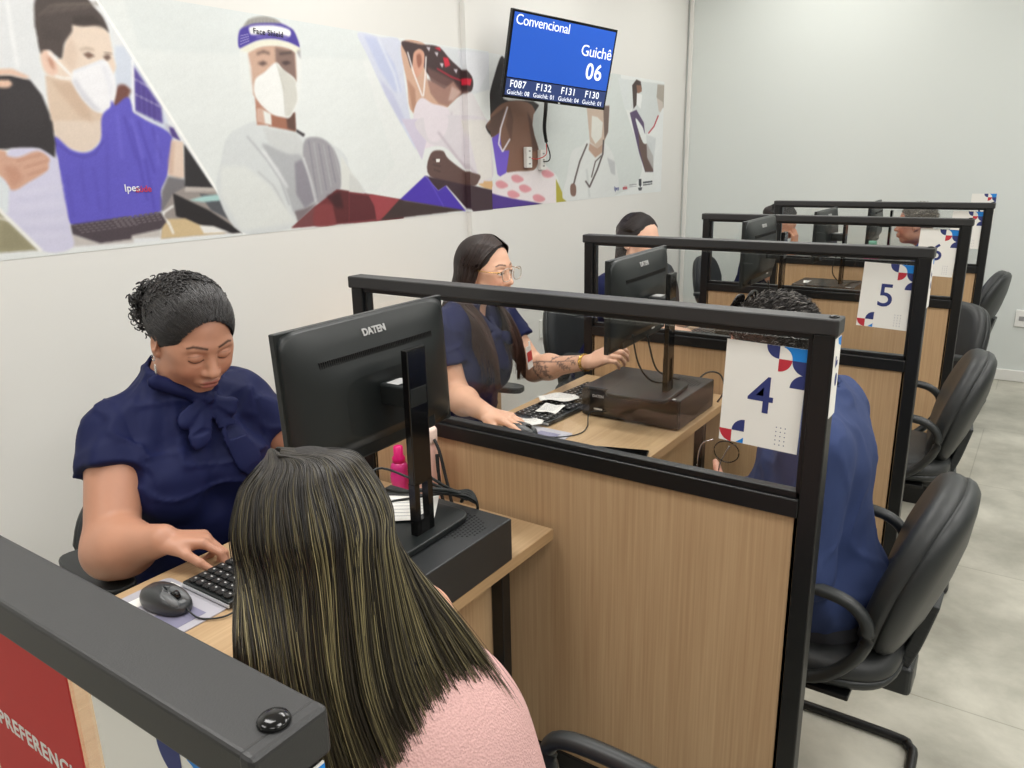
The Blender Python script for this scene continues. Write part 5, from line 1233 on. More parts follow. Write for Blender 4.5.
def tied_hair(hd, t, rgb=(34, 26, 25), tail=True, n=900):
    rng = np.random.RandomState(9); C = Field(); hd.ez(C, (-.020, 0, .034), (.101, .080, .089), .01); hd.ez(C, (-.105, 0, .03), (.04, .04, .04), .02)
    if tail: C.cone(hd.w(-.09, 0, .0), hd.w(-.10, 0, -.17), .035, .022, .03); C.cone(hd.w(-.05, -.05, 0), hd.w(-.03, -.075, -.20), .035, .025, .03)
    face = Field(); hd.ez(face, (.090, 0, -.045), (.098, .086, .128), .01); hd.ez(face, (.04, 0, -.17), (.09, .06, .10), .02); C.sub(face, .008)
    lo, hi = bbox([hd.c], .24); cap = finish('hair', lambda P: C(P)-.001*noise3(P, 260, 2), lo, hi, .0055, mat('dark_hair_sleek', rgb, .42, bump=.4, bscale=250), t)
    S = []
    for k in range(n):
        a = rng.uniform(-1.5, 1.5); st = np.array([.072*math.cos(a)+.004, math.sin(a)*.078, .072+.036*math.cos(a)-.03*abs(math.sin(a))]); en = np.array([-.10, rng.uniform(-.02, .02), .035]); P_ = []
        for u_ in np.linspace(0, 1, 12):
            v = st*(1-u_)+en*u_-np.array([-.020, 0, .034]); v = v/np.sqrt(((v/np.array([.103, .082, .091]))**2).sum()); P_.append(hd.w(*(v+np.array([-.020, 0, .034]))))
        S.append(P_)
    S = np.array(S); strands('hair_strands', S, np.full(S.shape[:2], .0012), HAIRM, cap, np.array(lin(rgb))*(.6+1.1*rng.rand(n, 1)**2), 3)
def person_e():
    y = 1.90; hd = Head((-.425, y-.03, 1.185), -20, -8, 0, .98)
    pel = V3(-.64, y, .53); nb = V3(-.50, y-.01, 1.05); shR = V3(-.50, y-.17, .985); shL = V3(-.49, y+.16, .985)
    elR = V3(-.44, y-.19, .77); wrR = V3(-.27, y-.02, .795); elL = V3(-.43, y+.18, .77); wrL = V3(-.27, y+.24, .795)
    clerk('woman clerk whose sleek dark hair shows above the second monitor', pel, nb, shL, shR, hd, elL, wrL, elR, wrR, (228, 182, 156), .004,
          lambda F: hand(F, wrL, V3(1, -.1, -.1), (0, 0, -1), -1, .92, (.3, .3, .4, .4), .08), lambda F: hand(F, wrR, V3(1, .3, -.1), (0, 0, -1), 1, .92, (.3, .35, .4, .45), .08), tied_hair)
person_e()
def person_f():
    y = 3.95; hd = Head((-.385, 3.93, 1.115), 20, -22, 0, .98)
    pel = V3(-.66, 4.05, .53); nb = V3(-.49, 3.97, .985); shR = V3(-.52, 3.80, .92); shL = V3(-.48, 4.13, .92)
    elR = V3(-.38, 3.80, .775); wrR = V3(-.285, 3.90, .955); elL = V3(-.40, 4.14, .775); wrL = V3(-.20, 4.10, .79)
    clerk('distant woman clerk with black tied hair resting her face on her hand', pel, nb, shL, shR, hd, elL, wrL, elR, wrR, (205, 150, 120), .005,
          lambda F: hand(F, wrL, V3(1, 0, 0), (0, 0, -1), -1, .92), lambda F: hand(F, wrR, V3(-.05, .1, 1), (-1, .2, 0), 1, .92, (.4, .5, .5, .6), .02), lambda hd, t: tied_hair(hd, t, (20, 18, 19), False, 500))
person_f()
# ================================================================== printed mural on the left wall
YM0, YM1, ZM0, ZM1 = -.75, 4.47, 1.284, 2.085
NY, NZ = 1500, 236
def to_plane(px, py, x=XW):
    w = FW+RT*(px-512)/FPX-UP*(py-384)/FPX; tt = (x-CAMPOS[0])/w[0]; q = CAMPOS+w*tt; return q[1], q[2]
IMG = np.ones((NZ+1, NY+1, 3))*np.array([226, 229, 228.])
def _cells(pts, T):
    ox, oy, s = T; out = []
    for x, y in pts:
        Y, Z = to_plane(ox+x/s, oy+y/s); out.append(((Y-YM0)/(YM1-YM0)*NY, (Z-ZM0)/(ZM1-ZM0)*NZ))
    return np.array(out)
def _mask(P, blur):
    m = int(blur*2)+2; x0, y0 = np.floor(P.min(0)).astype(int)-m; x1, y1 = np.ceil(P.max(0)).astype(int)+m
    X0, Y0, X1, Y1 = max(x0, 0), max(y0, 0), min(x1, NY), min(y1, NZ)
    if X1 < X0 or Y1 < Y0: return None
    K = np.zeros((Y1-Y0+1, X1-X0+1))
    for sx in (-.33, 0, .33):
        for sy in (-.33, 0, .33):
            gx, gy = np.meshgrid(np.arange(X0, X1+1)+sx, np.arange(Y0, Y1+1)+sy); ins = np.zeros(gx.shape, bool); j = len(P)-1
            for i in range(len(P)):
                xi, yi = P[i]; xj, yj = P[j]
                if yi != yj: ins ^= ((yi > gy) != (yj > gy)) & (gx < (xj-xi)*(gy-yi)/(yj-yi)+xi)
                j = i
            K += ins/9.
    for _ in range(int(blur)):
        K = (np.pad(K, ((1, 1), (0, 0)), 'edge')[:-2]+K+np.pad(K, ((1, 1), (0, 0)), 'edge')[2:])/3
        K = (np.pad(K, ((0, 0), (1, 1)), 'edge')[:, :-2]+K+np.pad(K, ((0, 0), (1, 1)), 'edge')[:, 2:])/3
    return X0, Y0, X1, Y1, K
def pg(T, pts, col, blur=1, a=1., round_=None):
    if round_ is None: round_ = len(pts) >= 8
    P = _cells(pts, T)
    if round_:
        V_ = [Vector((p[0], p[1], 0)) for p in P]; n = len(V_); out = []
        for i in range(n):
            A, B_, C, D_ = V_[i-1], V_[i], V_[(i+1) % n], V_[(i+2) % n]
            for k in range(5):
                t_ = k/5; q = .5*((2*B_)+(C-A)*t_+(2*A-5*B_+4*C-D_)*t_*t_+(3*B_-A-3*C+D_)*t_**3); out.append((q.x, q.y))
        P = np.array(out)
    r = _mask(P, blur)
    if r is None: return
    X0, Y0, X1, Y1, K = r; S = IMG[Y0:Y1+1, X0:X1+1]; k = (K*a)[..., None]; S[:] = S*(1-k)+np.array(col, float)*k
def ln(T, pts, w, col, blur=1, a=1.):
    pts = [np.array(p, float) for p in pts]
    for p, q in zip(pts, pts[1:]):
        d = q-p; n = np.array([-d[1], d[0]])/(np.linalg.norm(d)+1e-9)*w/2; e = d/(np.linalg.norm(d)+1e-9)*w*.2
        pg(T, [p-n-e, q-n+e, q+n+e, p+n-e], col, blur, a)
R_ = True
Z1 = (0, 0, 6.); Z2 = (0, 124, 6.); Z3 = (110, 60, 4.264); Z4 = (210, 0, 6.4); Z5 = (210, 110, 5.689); Z6 = (350, 30, 6.79); Z7 = (350, 120, 4.876); Z8 = (480, 60, 5.12); Z0 = (0, 0, 1.)
# --- first picture: man in violet scrubs at a counter
pg(Z0, [(-80, -60), (60, -60), (243, 233), (-80, 262)], (224, 226, 228), 0)
for k in range(22): ln(Z1, [(-300, 20+k*21), (300, 22+k*21)], 6, (208, 211, 214), 2, .8)
ln(Z1, [(38, -10), (70, 200), (105, 410)], 14, (240, 241, 242), 2)
pg(Z3, [(20, -60), (60, -60), (235, 230), (265, 330), (100, 215), (20, 205)], (206, 213, 226), 2)
pg(Z3, [(95, 20), (218, 200), (225, 272), (105, 215)], (88, 74, 150), 2); ln(Z3, [(100, 80), (175, 120)], 4, (205, 205, 225), 1); ln(Z3, [(105, 145), (215, 200)], 4, (205, 205, 225), 1); ln(Z3, [(95, 0), (98, 215)], 12, (236, 238, 242), 1)
for k in range(4): ln(Z3, [(120+k*22, 90+k*26), (124+k*22, 215+k*14)], 4, (66, 50, 125), 1)
pg(Z3, [(228, 265), (262, 280), (300, 345), (250, 330)], (190, 192, 205), 1); pg(Z3, [(250, 285), (270, 290), (300, 345), (262, 325)], (80, 62, 130), 1)
pg(Z3, [(28, 118), (60, 105), (88, 130), (80, 150), (65, 205), (12, 200)], (112, 72, 64), 2, 1, R_)
pg(Z1, [(270, 450), (480, 480), (620, 680), (600, 790), (310, 790), (285, 600)], (214, 192, 172), 1)
pg(Z2, [(305, -20), (612, -20), (608, 90), (560, 150), (500, 170), (420, 150), (330, 80)], (220, 203, 188), 1)
pg(Z1, [(300, 480), (440, 500), (520, 620), (560, 740), (480, 700), (360, 560)], (198, 170, 148), 4, .7)
pg(Z1, [(245, 310), (360, 350), (420, 150), (560, 135), (640, 180), (665, 260), (678, 340), (690, 420), (600, 520), (480, 560), (440, 500), (330, 470), (265, 430)], (226, 208, 192), 1)
pg(Z1, [(370, 300), (430, 220), (470, 330), (440, 430), (380, 380)], (210, 186, 168), 5, .6)
pg(Z1, [(235, -30), (480, -30), (560, 40), (620, 110), (652, 195), (630, 175), (590, 150), (500, 158), (435, 150), (430, 190), (385, 260), (368, 350), (330, 330), (290, 300), (245, 322), (222, 220), (205, 110)], (76, 66, 63), 1)
for k in range(16): ln(Z1, [(235+k*22, 90-k*3), (290+k*22, 40-k*2), (350+k*20, 20)], 5, (118, 106, 98) if k % 3 else (150, 138, 126), 1, .6)
for k in range(9): ln(Z1, [(250+k*14, 150+k*4), (262+k*13, 240)], 5, (58, 50, 48), 1, .6)
pg(Z1, [(430, 100), (560, 90), (640, 170), (560, 150), (440, 150)], (58, 48, 45), 3, .8)
pg(Z1, [(250, 310), (300, 308), (332, 360), (345, 440), (300, 448), (262, 400)], (228, 196, 178), 1, 1, R_); pg(Z1, [(285, 340), (318, 370), (325, 420), (300, 395)], (186, 138, 118), 2, 1, R_)
pg(Z1, [(430, 450), (440, 425), (530, 390), (620, 358), (660, 400), (690, 480), (695, 560), (670, 640), (620, 678), (560, 660), (490, 590), (430, 490)], (234, 234, 238), 1)
pg(Z1, [(432, 490), (490, 590), (560, 660), (620, 676), (560, 620), (490, 530), (455, 470)], (206, 206, 214), 3, .9); pg(Z1, [(600, 380), (640, 400), (680, 520), (660, 620), (640, 500)], (222, 223, 230), 4, .8)
ln(Z1, [(290, 315), (350, 375), (430, 458)], 12, (240, 240, 240)); ln(Z1, [(330, 455), (370, 468), (425, 470)], 10, (240, 240, 240)); ln(Z1, [(440, 430), (620, 362)], 8, (215, 218, 228))
ln(Z1, [(480, 300), (520, 290), (562, 300)], 9, (150, 126, 108), 2, .8); pg(Z1, [(495, 325), (530, 312), (570, 335), (530, 352)], (120, 94, 82), 1); ln(Z1, [(625, 318), (668, 322)], 8, (120, 98, 88), 1); pg(Z1, [(615, 340), (648, 326), (666, 345), (642, 366)], (110, 88, 80), 1)
SCR_ = (96, 88, 190)
pg(Z2, [(325, 75), (420, 150), (500, 172), (560, 152), (605, 90), (612, -50), (690, -110), (790, -110), (790, 560), (420, 600), (345, 220)], SCR_, 1)
pg(Z3, [(0, 210), (25, 200), (80, 215), (150, 255), (265, 330), (247, 480), (217, 560), (217, 645), (-5, 672)], SCR_, 1)
ln(Z2, [(330, 110), (420, 178), (500, 200), (570, 180), (622, 100)], 8, (78, 68, 160), 1, .8)
for a_, b_ in (((640, 60), (650, 540)), ((480, 240), (520, 480)), ((400, 300), (440, 560)), ((560, 260), (600, 520))): ln(Z2, [a_, b_], 9, (80, 70, 168), 3, .7)
for a_, b_ in (((60, 240), (110, 420)), ((120, 260), (190, 480)), ((180, 290), (215, 420)), ((150, 420), (190, 640)), ((90, 280), (160, 600))): ln(Z3, [a_, b_], 8, (74, 64, 162), 2, .7)
for a_, b_ in (((90, 250), (140, 420)), ((200, 320), (205, 450)), ((30, 230), (50, 420))): ln(Z3, [a_, b_], 10, (116, 108, 208), 3, .7)
pg(Z3, [(262, 338), (312, 350), (320, 500), (290, 508), (247, 490)], (222, 200, 184), 1); pg(Z3, [(247, 430), (262, 345), (275, 350), (268, 490), (247, 488)], (198, 168, 148), 2, .7)
pg(Z3, [(247, 495), (318, 508), (330, 560), (270, 575), (270, 640), (217, 645), (219, 560)], (118, 115, 118), 2)
pg(Z3, [(312, 545), (440, 545), (565, 735), (430, 740), (220, 760), (225, 640), (268, 570)], (150, 142, 138), 1)
pg(Z3, [(315, 358), (442, 548), (318, 545)], (48, 46, 48)); pg(Z3, [(318, 540), (450, 545), (460, 562), (318, 562)], (186, 178, 172), 1)
pg(Z3, [(380, 570), (470, 580), (545, 700), (430, 640)], (84, 86, 92), 1); pg(Z3, [(335, 598), (400, 580), (470, 572), (478, 598), (400, 606)], (168, 204, 202), 1)
pg(Z3, [(268, 568), (420, 640), (565, 735), (520, 738), (380, 705), (280, 665)], (42, 39, 41)); pg(Z3, [(225, 680), (320, 675), (400, 712), (500, 738), (215, 762)], (206, 182, 142), 1); pg(Z3, [(380, 705), (440, 708), (510, 735), (400, 740)], (232, 230, 226), 1)
ln(Z3, [(268, 622), (228, 650), (225, 670), (250, 695), (270, 740)], 9, (236, 235, 232), 1)
pg(Z2, [(425, 655), (600, 712), (800, 680), (800, 712), (432, 735)], (196, 190, 186), 1); pg(Z3, [(0, 765), (0, 745), (215, 722), (215, 755)], (196, 190, 186), 1)
pg(Z2, [(420, 605), (540, 588), (768, 555), (790, 690), (600, 716), (430, 660)], (76, 66, 72), 1); pg(Z3, [(-5, 690), (130, 665), (215, 648), (240, 690), (215, 722), (-5, 768)], (76, 66, 72), 1)
for r in range(4):
    for c in range(11): pg(Z2, [(440+c*32+r*14, 606-c*4.6+r*14), (462+c*32+r*14, 603-c*4.6+r*14), (468+c*32+r*14, 612-c*4.6+r*14), (446+c*32+r*14, 615-c*4.6+r*14)], (104, 94, 100), 0, .9)
    for c in range(9): pg(Z3, [(10+c*22+r*6, 676-c*3.4+r*10), (24+c*22+r*6, 673-c*3.4+r*10), (28+c*22+r*6, 680-c*3.4+r*10), (14+c*22+r*6, 683-c*3.4+r*10)], (108, 98, 104), 0, .9)
pg(Z1, [(-400, 440), (60, 450), (180, 480), (250, 570), (295, 680), (315, 790), (-400, 790)], (54, 50, 52), 1)
pg(Z2, [(-400, -20), (310, -20), (332, 120), (328, 212), (240, 150), (60, 150), (-400, 170)], (52, 48, 50), 1)
for k in range(10): ln(Z1, [(20+k*22, 500+k*6), (30+k*26, 768)], 5, (72, 66, 68), 2, .5)
pg(Z2, [(45, 170), (90, 145), (230, 148), (330, 205), (345, 220), (415, 600), (434, 740), (240, 756), (-20, 520), (-20, 300)], (208, 206, 228), 1)
for k in range(7): ln(Z2, [(90+k*8, 420+k*42), (380+k*5, 370+k*50)], 9, (190, 190, 216) if k % 2 else (220, 220, 236), 3, .6)
pg(Z2, [(-400, 150), (0, 155), (40, 190), (110, 200), (200, 165), (250, 168), (295, 205), (290, 240), (282, 280), (170, 350), (70, 398), (-20, 310), (-400, 300)], (206, 163, 142), 1)
for a_, b_ in (((100, 222), (245, 182)), ((145, 262), (290, 218)), ((165, 306), (282, 268))): ln(Z2, [a_, b_], 6, (172, 122, 102), 1, .8)
pg(Z2, [(20, 250), (100, 260), (140, 330), (70, 390)], (186, 136, 114), 4, .6)
pg(Z1, [(-200, 420), (70, 412), (180, 462), (150, 472), (60, 450), (-200, 462)], (222, 190, 170), 1); pg(Z1, [(-200, 480), (55, 480), (76, 505), (50, 527), (-200, 522)], (224, 188, 166), 1, 1)
pg(Z2, [(-400, 300), (0, 310), (55, 380), (46, 540), (-400, 400)], (216, 223, 227), 1)
pg(Z2, [(-400, 250), (0, 522), (235, 756), (-400, 800)], (156, 150, 122), 1)
for k in range(7): ln(Z2, [(10, 600+k*22), (60+k*20, 620+k*20)], 8, (128, 122, 96), 2, .7)
ln(Z2, [(-20, 560), (60, 580)], 10, (232, 230, 222), 1); ln(Z2, [(-200, 330), (0, 522), (245, 760)], 22, (240, 240, 236), 1)
# --- second picture background
pg(Z0, [(95, -5), (180, -10), (360, 32), (362, 60), (395, 165), (360, 215), (243, 233)], (223, 227, 226), 1); pg(Z0, [(120, -10), (180, -10), (360, 32), (370, 60), (140, 50)], (213, 219, 219), 6, .6)
ln(Z0, [(93, -6), (244.5, 234)], 2.6, (243, 244, 242), 0)
pg(Z5, [(265, 65), (400, 100), (490, 120), (550, 155), (630, 158), (700, 200), (770, 260), (800, 350), (885, 475), (720, 452), (500, 640), (440, 678), (175, 696), (40, 470), (60, 300), (90, 170), (150, 110)], (211, 215, 216), 1)
pg(Z5, [(300, 100), (480, 130), (540, 200), (530, 290), (440, 260), (330, 190)], (200, 202, 202), 4, .8)
pg(Z5, [(540, 170), (630, 160), (700, 220), (740, 330), (740, 450), (610, 530), (560, 400), (530, 290)], (156, 154, 160), 2)
for k in range(6): ln(Z5, [(560+k*28, 175+k*8), (610+k*26, 500-k*22)], 6, (178, 177, 182) if k % 2 else (128, 124, 134), 1, .7)
pg(Z5, [(300, 190), (440, 250), (530, 275), (610, 520), (540, 600), (480, 590), (440, 480), (400, 380), (330, 260)], (176, 178, 182), 3)
pg(Z5, [(480, 300), (520, 280), (560, 360), (602, 510), (540, 560), (490, 480)], (138, 134, 144), 3, .9); ln(Z5, [(530, 270), (570, 400), (600, 520)], 10, (215, 216, 218), 2, .8)
ln(Z5, [(210, 150), (320, 280), (400, 400), (450, 540)], 9, (168, 170, 176), 2, .8); ln(Z5, [(270, 350), (360, 430), (430, 560)], 8, (176, 178, 180), 2, .7); ln(Z5, [(300, 230), (380, 340), (440, 440)], 14, (226, 228, 230), 3, .8)
pg(Z5, [(60, 320), (200, 320), (330, 420), (420, 540), (490, 640), (180, 690), (60, 480)], (222, 225, 222), 6, .8); pg(Z5, [(480, 575), (540, 560), (605, 530), (500, 640)], (120, 108, 112), 2, .9)
pg(Z5, [(745, 260), (800, 350), (880, 470), (745, 450)], (216, 218, 214), 2)
pg(Z5, [(488, 108), (540, 138), (530, 152), (490, 125)], (52, 46, 50), 1)
pg(Z4, [(285, 600), (380, 690), (500, 745), (535, 800), (300, 800)], (176, 128, 108), 1); pg(Z5, [(265, -10), (300, -10), (322, 82), (265, 66)], (204, 170, 154), 1); pg(Z5, [(320, 30), (482, 15), (487, 122), (332, 92)], (160, 108, 88), 1); pg(Z5, [(430, 20), (482, 15), (487, 122), (440, 105)], (96, 70, 62), 2); pg(Z5, [(300, 0), (345, 20), (350, 88), (312, 76)], (228, 228, 224), 1)
pg(Z4, [(240, 330), (300, 300), (420, 290), (540, 330), (555, 420), (550, 520), (480, 640), (300, 630), (262, 540), (245, 430)], (200, 166, 147), 1)
pg(Z4, [(415, 300), (540, 330), (552, 520), (480, 480), (420, 400)], (132, 108, 100), 3)
pg(Z4, [(212, 170), (250, 122), (340, 103), (425, 125), (462, 162), (440, 190), (220, 210)], (158, 156, 152), 1, 1, R_)
for k in range(8): ln(Z4, [(235+k*26, 160-abs(k-4)*-3), (250+k*22, 125)], 4, (118, 112, 108), 1, .6)
pg(Z4, [(186, 200), (240, 165), (300, 150), (440, 150), (500, 172), (540, 205), (572, 305), (500, 272), (400, 252), (300, 262), (190, 312)], (72, 58, 152), 1)
pg(Z4, [(195, 312), (300, 264), (400, 252), (500, 272), (574, 308), (560, 345), (500, 305), (420, 292), (320, 300), (225, 345)], (226, 224, 208), 1)
pg(Z4, [(262, 168), (400, 162), (490, 182), (516, 205), (508, 234), (470, 226), (380, 212), (275, 224), (252, 205)], (238, 238, 240), 1, 1, R_)
for k in range(4): ln(Z4, [(192, 230+k*18), (245+k*2, 218+k*14)], 4, (196, 192, 226), 0, .9)
ln(Z4, [(295, 238), (380, 230), (500, 245)], 5, (190, 186, 220), 1, .8)
ln(Z4, [(300, 345), (340, 330), (378, 342)], 16, (96, 78, 72), 2, .8); pg(Z4, [(300, 405), (340, 390), (370, 405), (335, 422)], (96, 76, 72), 2); ln(Z4, [(445, 345), (520, 335)], 16, (66, 54, 54), 2, .8); pg(Z4, [(452, 400), (490, 390), (522, 402), (480, 416)], (62, 48, 50), 2)
pg(Z4, [(420, 400), (470, 450), (545, 512), (562, 640), (515, 745), (470, 752), (380, 722), (290, 620), (287, 512), (350, 460)], (234, 235, 233), 1)
pg(Z4, [(432, 415), (545, 512), (562, 640), (512, 745), (486, 748), (470, 600)], (206, 205, 198), 2); ln(Z4, [(425, 405), (470, 560), (482, 748)], 5, (186, 184, 176), 1, .8)
pg(Z4, [(186, 315), (240, 335), (262, 430), (275, 600), (205, 575), (190, 430)], (226, 229, 227), 2, .85); pg(Z4, [(545, 340), (582, 335), (588, 500), (570, 640), (548, 740), (562, 600)], (228, 230, 228), 2, .85); pg(Z4, [(552, 330), (576, 315), (580, 380), (562, 350)], (140, 138, 145), 2, .7)
pg(Z5, [(460, 672), (600, 545), (720, 452), (885, 475), (1100, 512), (1100, 620), (720, 650)], (112, 50, 54), 1)
pg(Z5, [(500, 640), (600, 545), (600, 655), (470, 668)], (118, 70, 72), 1); pg(Z5, [(595, 560), (650, 535), (700, 545), (722, 600), (715, 650), (595, 657)], (130, 62, 64), 2, 1, R_)
pg(Z5, [(700, 470), (740, 455), (900, 485), (935, 560), (948, 625), (720, 645), (700, 560)], (92, 42, 45), 2); pg(Z5, [(660, 490), (740, 465), (760, 560), (720, 560)], (58, 30, 34), 4, .8)
pg(Z5, [(910, 480), (1100, 512), (1100, 560), (952, 628), (935, 560)], (154, 68, 72), 1)
# --- third picture
pg(Z6, [(50, 20), (200, 48), (340, 75), (365, 300), (400, 560), (440, 780), (425, 780), (240, 440), (120, 180)], (208, 212, 228), 1)
pg(Z6, [(90, 35), (180, 55), (300, 230), (350, 420), (300, 420), (200, 270)], (186, 194, 224), 5, .8); ln(Z6, [(190, 60), (300, 300), (330, 420)], 14, (224, 228, 238), 4, .8); pg(Z6, [(200, 330), (290, 430), (370, 600), (350, 640), (240, 440)], (190, 192, 218), 4, .8)
pg(Z6, [(500, 100), (940, 158), (940, 400), (760, 450), (600, 300)], (214, 218, 222), 1)
pg(Z6, [(730, 140), (800, 150), (930, 165), (900, 300), (840, 420), (800, 400)], (222, 224, 230), 3)
pg(Z6, [(350, 85), (520, 110), (520, 340), (600, 400), (640, 470), (660, 525), (430, 565), (385, 350)], (206, 168, 146), 1)
pg(Z6, [(385, 330), (440, 400), (450, 540), (425, 560)], (172, 128, 106), 3, .8)
pg(Z6, [(350, 78), (480, 98), (600, 115), (680, 200), (795, 318), (790, 420), (700, 400), (560, 330), (500, 250), (500, 160), (465, 130), (432, 180), (415, 260), (385, 170)], (66, 48, 50), 1)
pg(Z6, [(520, 250), (700, 340), (780, 430), (740, 450), (640, 470), (560, 400)], (108, 78, 74), 3, .9)
pg(Z6, [(520, 330), (640, 400), (700, 350), (755, 430), (665, 520), (600, 500), (545, 430)], (162, 124, 112), 2); pg(Z6, [(690, 380), (755, 420), (700, 480), (665, 480)], (196, 166, 156), 3)
for pts in ([(630, 185), (665, 190), (680, 240), (645, 255)], [(570, 120), (610, 118), (615, 145)], [(755, 330), (795, 335), (785, 380), (755, 375)]): pg(Z6, pts, (208, 44, 66), 1)
ln(Z6, [(590, 262), (690, 320), (785, 355)], 8, (200, 40, 62), 1)
for x_, y_ in ((585, 160), (530, 125), (620, 235), (715, 275)): pg(Z6, [(x_-14, y_-10), (x_+14, y_-8), (x_+6, y_+22)], (212, 206, 214), 1)
pg(Z6, [(430, 160), (468, 133), (502, 160), (495, 260), (445, 330), (430, 260)], (212, 160, 138), 1, 1, R_); pg(Z6, [(450, 175), (478, 165), (485, 225), (462, 255)], (150, 96, 80), 2, .9, R_)
ln(Z6, [(390, 150), (430, 290), (490, 450)], 9, (240, 236, 236)); ln(Z6, [(515, 180), (508, 330), (497, 450)], 9, (240, 236, 236))
pg(Z6, [(665, 525), (700, 500), (770, 430), (800, 430), (940, 700), (940, 790), (560, 790)], (222, 218, 220), 1)
pg(Z6, [(430, 570), (480, 462), (560, 500), (665, 535), (668, 640), (620, 740), (560, 790), (450, 790)], (226, 217, 224), 1)
pg(Z6, [(470, 620), (560, 600), (640, 650), (560, 740), (500, 720)], (210, 196, 206), 5, .8); ln(Z6, [(690, 560), (660, 760)], 14, (200, 190, 200), 4, .7)
pg(Z7, [(250, -5), (330, -5), (372, 100), (350, 195)], (206, 198, 216), 1)
pg(Z7, [(330, -5), (640, -5), (692, 180), (690, 290), (610, 312), (580, 262), (470, 140), (380, 110)], (216, 210, 216), 1); pg(Z7, [(540, 0), (640, 0), (690, 180), (680, 280), (610, 300)], (222, 218, 214), 3); pg(Z7, [(362, -25), (420, -40), (476, -15), (470, 50), (440, 95), (400, 106), (372, 70)], (226, 217, 224), 2, 1, R_)
ln(Z7, [(430, 60), (520, 180), (590, 262)], 12, (190, 178, 188), 3, .7)
pg(Z7, [(392, 165), (450, 150), (480, 190), (560, 250), (610, 268), (608, 292), (570, 322), (390, 275)], (98, 74, 70), 1)
for k in range(3): ln(Z7, [(400+k*4, 190+k*26), (440, 200+k*26)], 6, (70, 52, 50), 1, .8)
pg(Z7, [(418, 190), (438, 190), (436, 206), (420, 206)], (235, 232, 228), 0); pg(Z7, [(600, 312), (692, 296), (700, 345), (640, 335)], (214, 176, 128), 1)
pg(Z7, [(-5, 255), (40, 300), (72, 358), (-5, 352)], (206, 208, 206), 1)
pg(Z7, [(-5, 352), (100, 368), (240, 390), (135, 487), (-5, 500)], (154, 68, 74), 1); pg(Z7, [(-5, 355), (90, 368), (118, 420), (128, 485), (-5, 500)], (92, 42, 47), 1)
pg(Z7, [(365, 272), (690, 345), (940, 410), (580, 446), (470, 320), (430, 345)], (64, 46, 54), 1)
pg(Z7, [(365, 272), (430, 345), (465, 320), (565, 445), (240, 390)], (76, 54, 172), 1); pg(Z7, [(240, 388), (560, 440), (150, 488)], (64, 50, 50), 1); ln(Z7, [(375, 275), (455, 420)], 5, (98, 80, 196), 1)
pg(Z7, [(690, 352), (935, 409), (690, 438)], (80, 54, 142), 1)
# --- patient with violet mask
pg(Z8, [(110, -20), (140, 60), (120, 200), (300, 230), (303, 460), (250, 380), (140, 220), (60, 390), (5, 342), (50, 290), (45, 200), (70, 90)], (38, 32, 33), 1)
pg(Z8, [(45, 290), (130, 215), (265, 230), (300, 380), (303, 460), (275, 565), (140, 578), (100, 470), (60, 390), (10, 342)], (132, 95, 78), 1)
pg(Z8, [(5, 342), (60, 290), (130, 240), (90, 380), (60, 395)], (88, 64, 56), 2, .9); pg(Z8, [(240, 260), (300, 380), (303, 460), (270, 470)], (84, 58, 50), 4, .8); pg(Z8, [(150, 230), (170, 300), (160, 420), (130, 330)], (104, 72, 60), 3, .8)
pg(Z8, [(60, 400), (100, 372), (112, 465), (150, 462), (128, 618), (88, 585)], (116, 90, 206), 1); ln(Z8, [(140, 240), (105, 350), (95, 430), (115, 468), (152, 405)], 8, (234, 230, 240), 1)
pg(Z8, [(60, 650), (130, 580), (270, 565), (345, 548), (385, 600), (397, 732), (240, 722), (60, 682)], (234, 226, 228), 1)
for x_, y_ in ((110, 640), (190, 610), (230, 660), (345, 585), (300, 710), (170, 690)): pg(Z8, [(x_-30, y_-14), (x_, y_-22), (x_+34, y_+2), (x_+6, y_+18), (x_-22, y_+10)], (220, 136, 146), 2, .8, R_)
pg(Z8, [(-5, 620), (60, 622), (60, 655), (-5, 650)], (212, 172, 124), 1)
pg(Z8, [(303, 230), (700, 60), (720, 90), (745, 250), (830, 560), (700, 690), (440, 722), (397, 600), (345, 548), (303, 470)], (209, 215, 213), 1)
pg(Z8, [(388, 608), (442, 725), (390, 730)], (178, 168, 60), 1)
pg(Z8, [(520, 440), (560, 405), (640, 425), (690, 520), (692, 690), (440, 722), (445, 600), (470, 470)], (218, 221, 220), 1); ln(Z8, [(545, 560), (560, 700)], 10, (196, 200, 200), 3, .7); pg(Z8, [(650, 500), (690, 520), (692, 590), (670, 580)], (176, 178, 182), 3, .7)
pg(Z8, [(545, 235), (660, 235), (655, 360), (635, 420), (600, 450), (562, 420)], (196, 176, 160), 1); pg(Z8, [(630, 235), (662, 235), (655, 370), (636, 410)], (110, 92, 84), 2); pg(Z8, [(572, 285), (600, 292), (628, 320), (622, 395), (590, 430), (568, 390)], (217, 217, 210), 1)
pg(Z8, [(560, 425), (600, 450), (635, 420), (630, 470), (590, 500), (555, 460)], (180, 150, 132), 2)
ln(Z8, [(548, 430), (510, 520), (488, 600), (478, 640)], 8, (92, 82, 80)); ln(Z8, [(632, 410), (628, 480), (600, 560), (560, 650), (540, 620)], 8, (86, 76, 76)); ln(Z8, [(620, 490), (590, 520), (570, 600)], 6, (96, 86, 84))
pg(Z8, [(462, 645), (475, 632), (490, 645), (490, 688), (476, 698), (463, 685)], (124, 94, 84), 1, 1, R_)
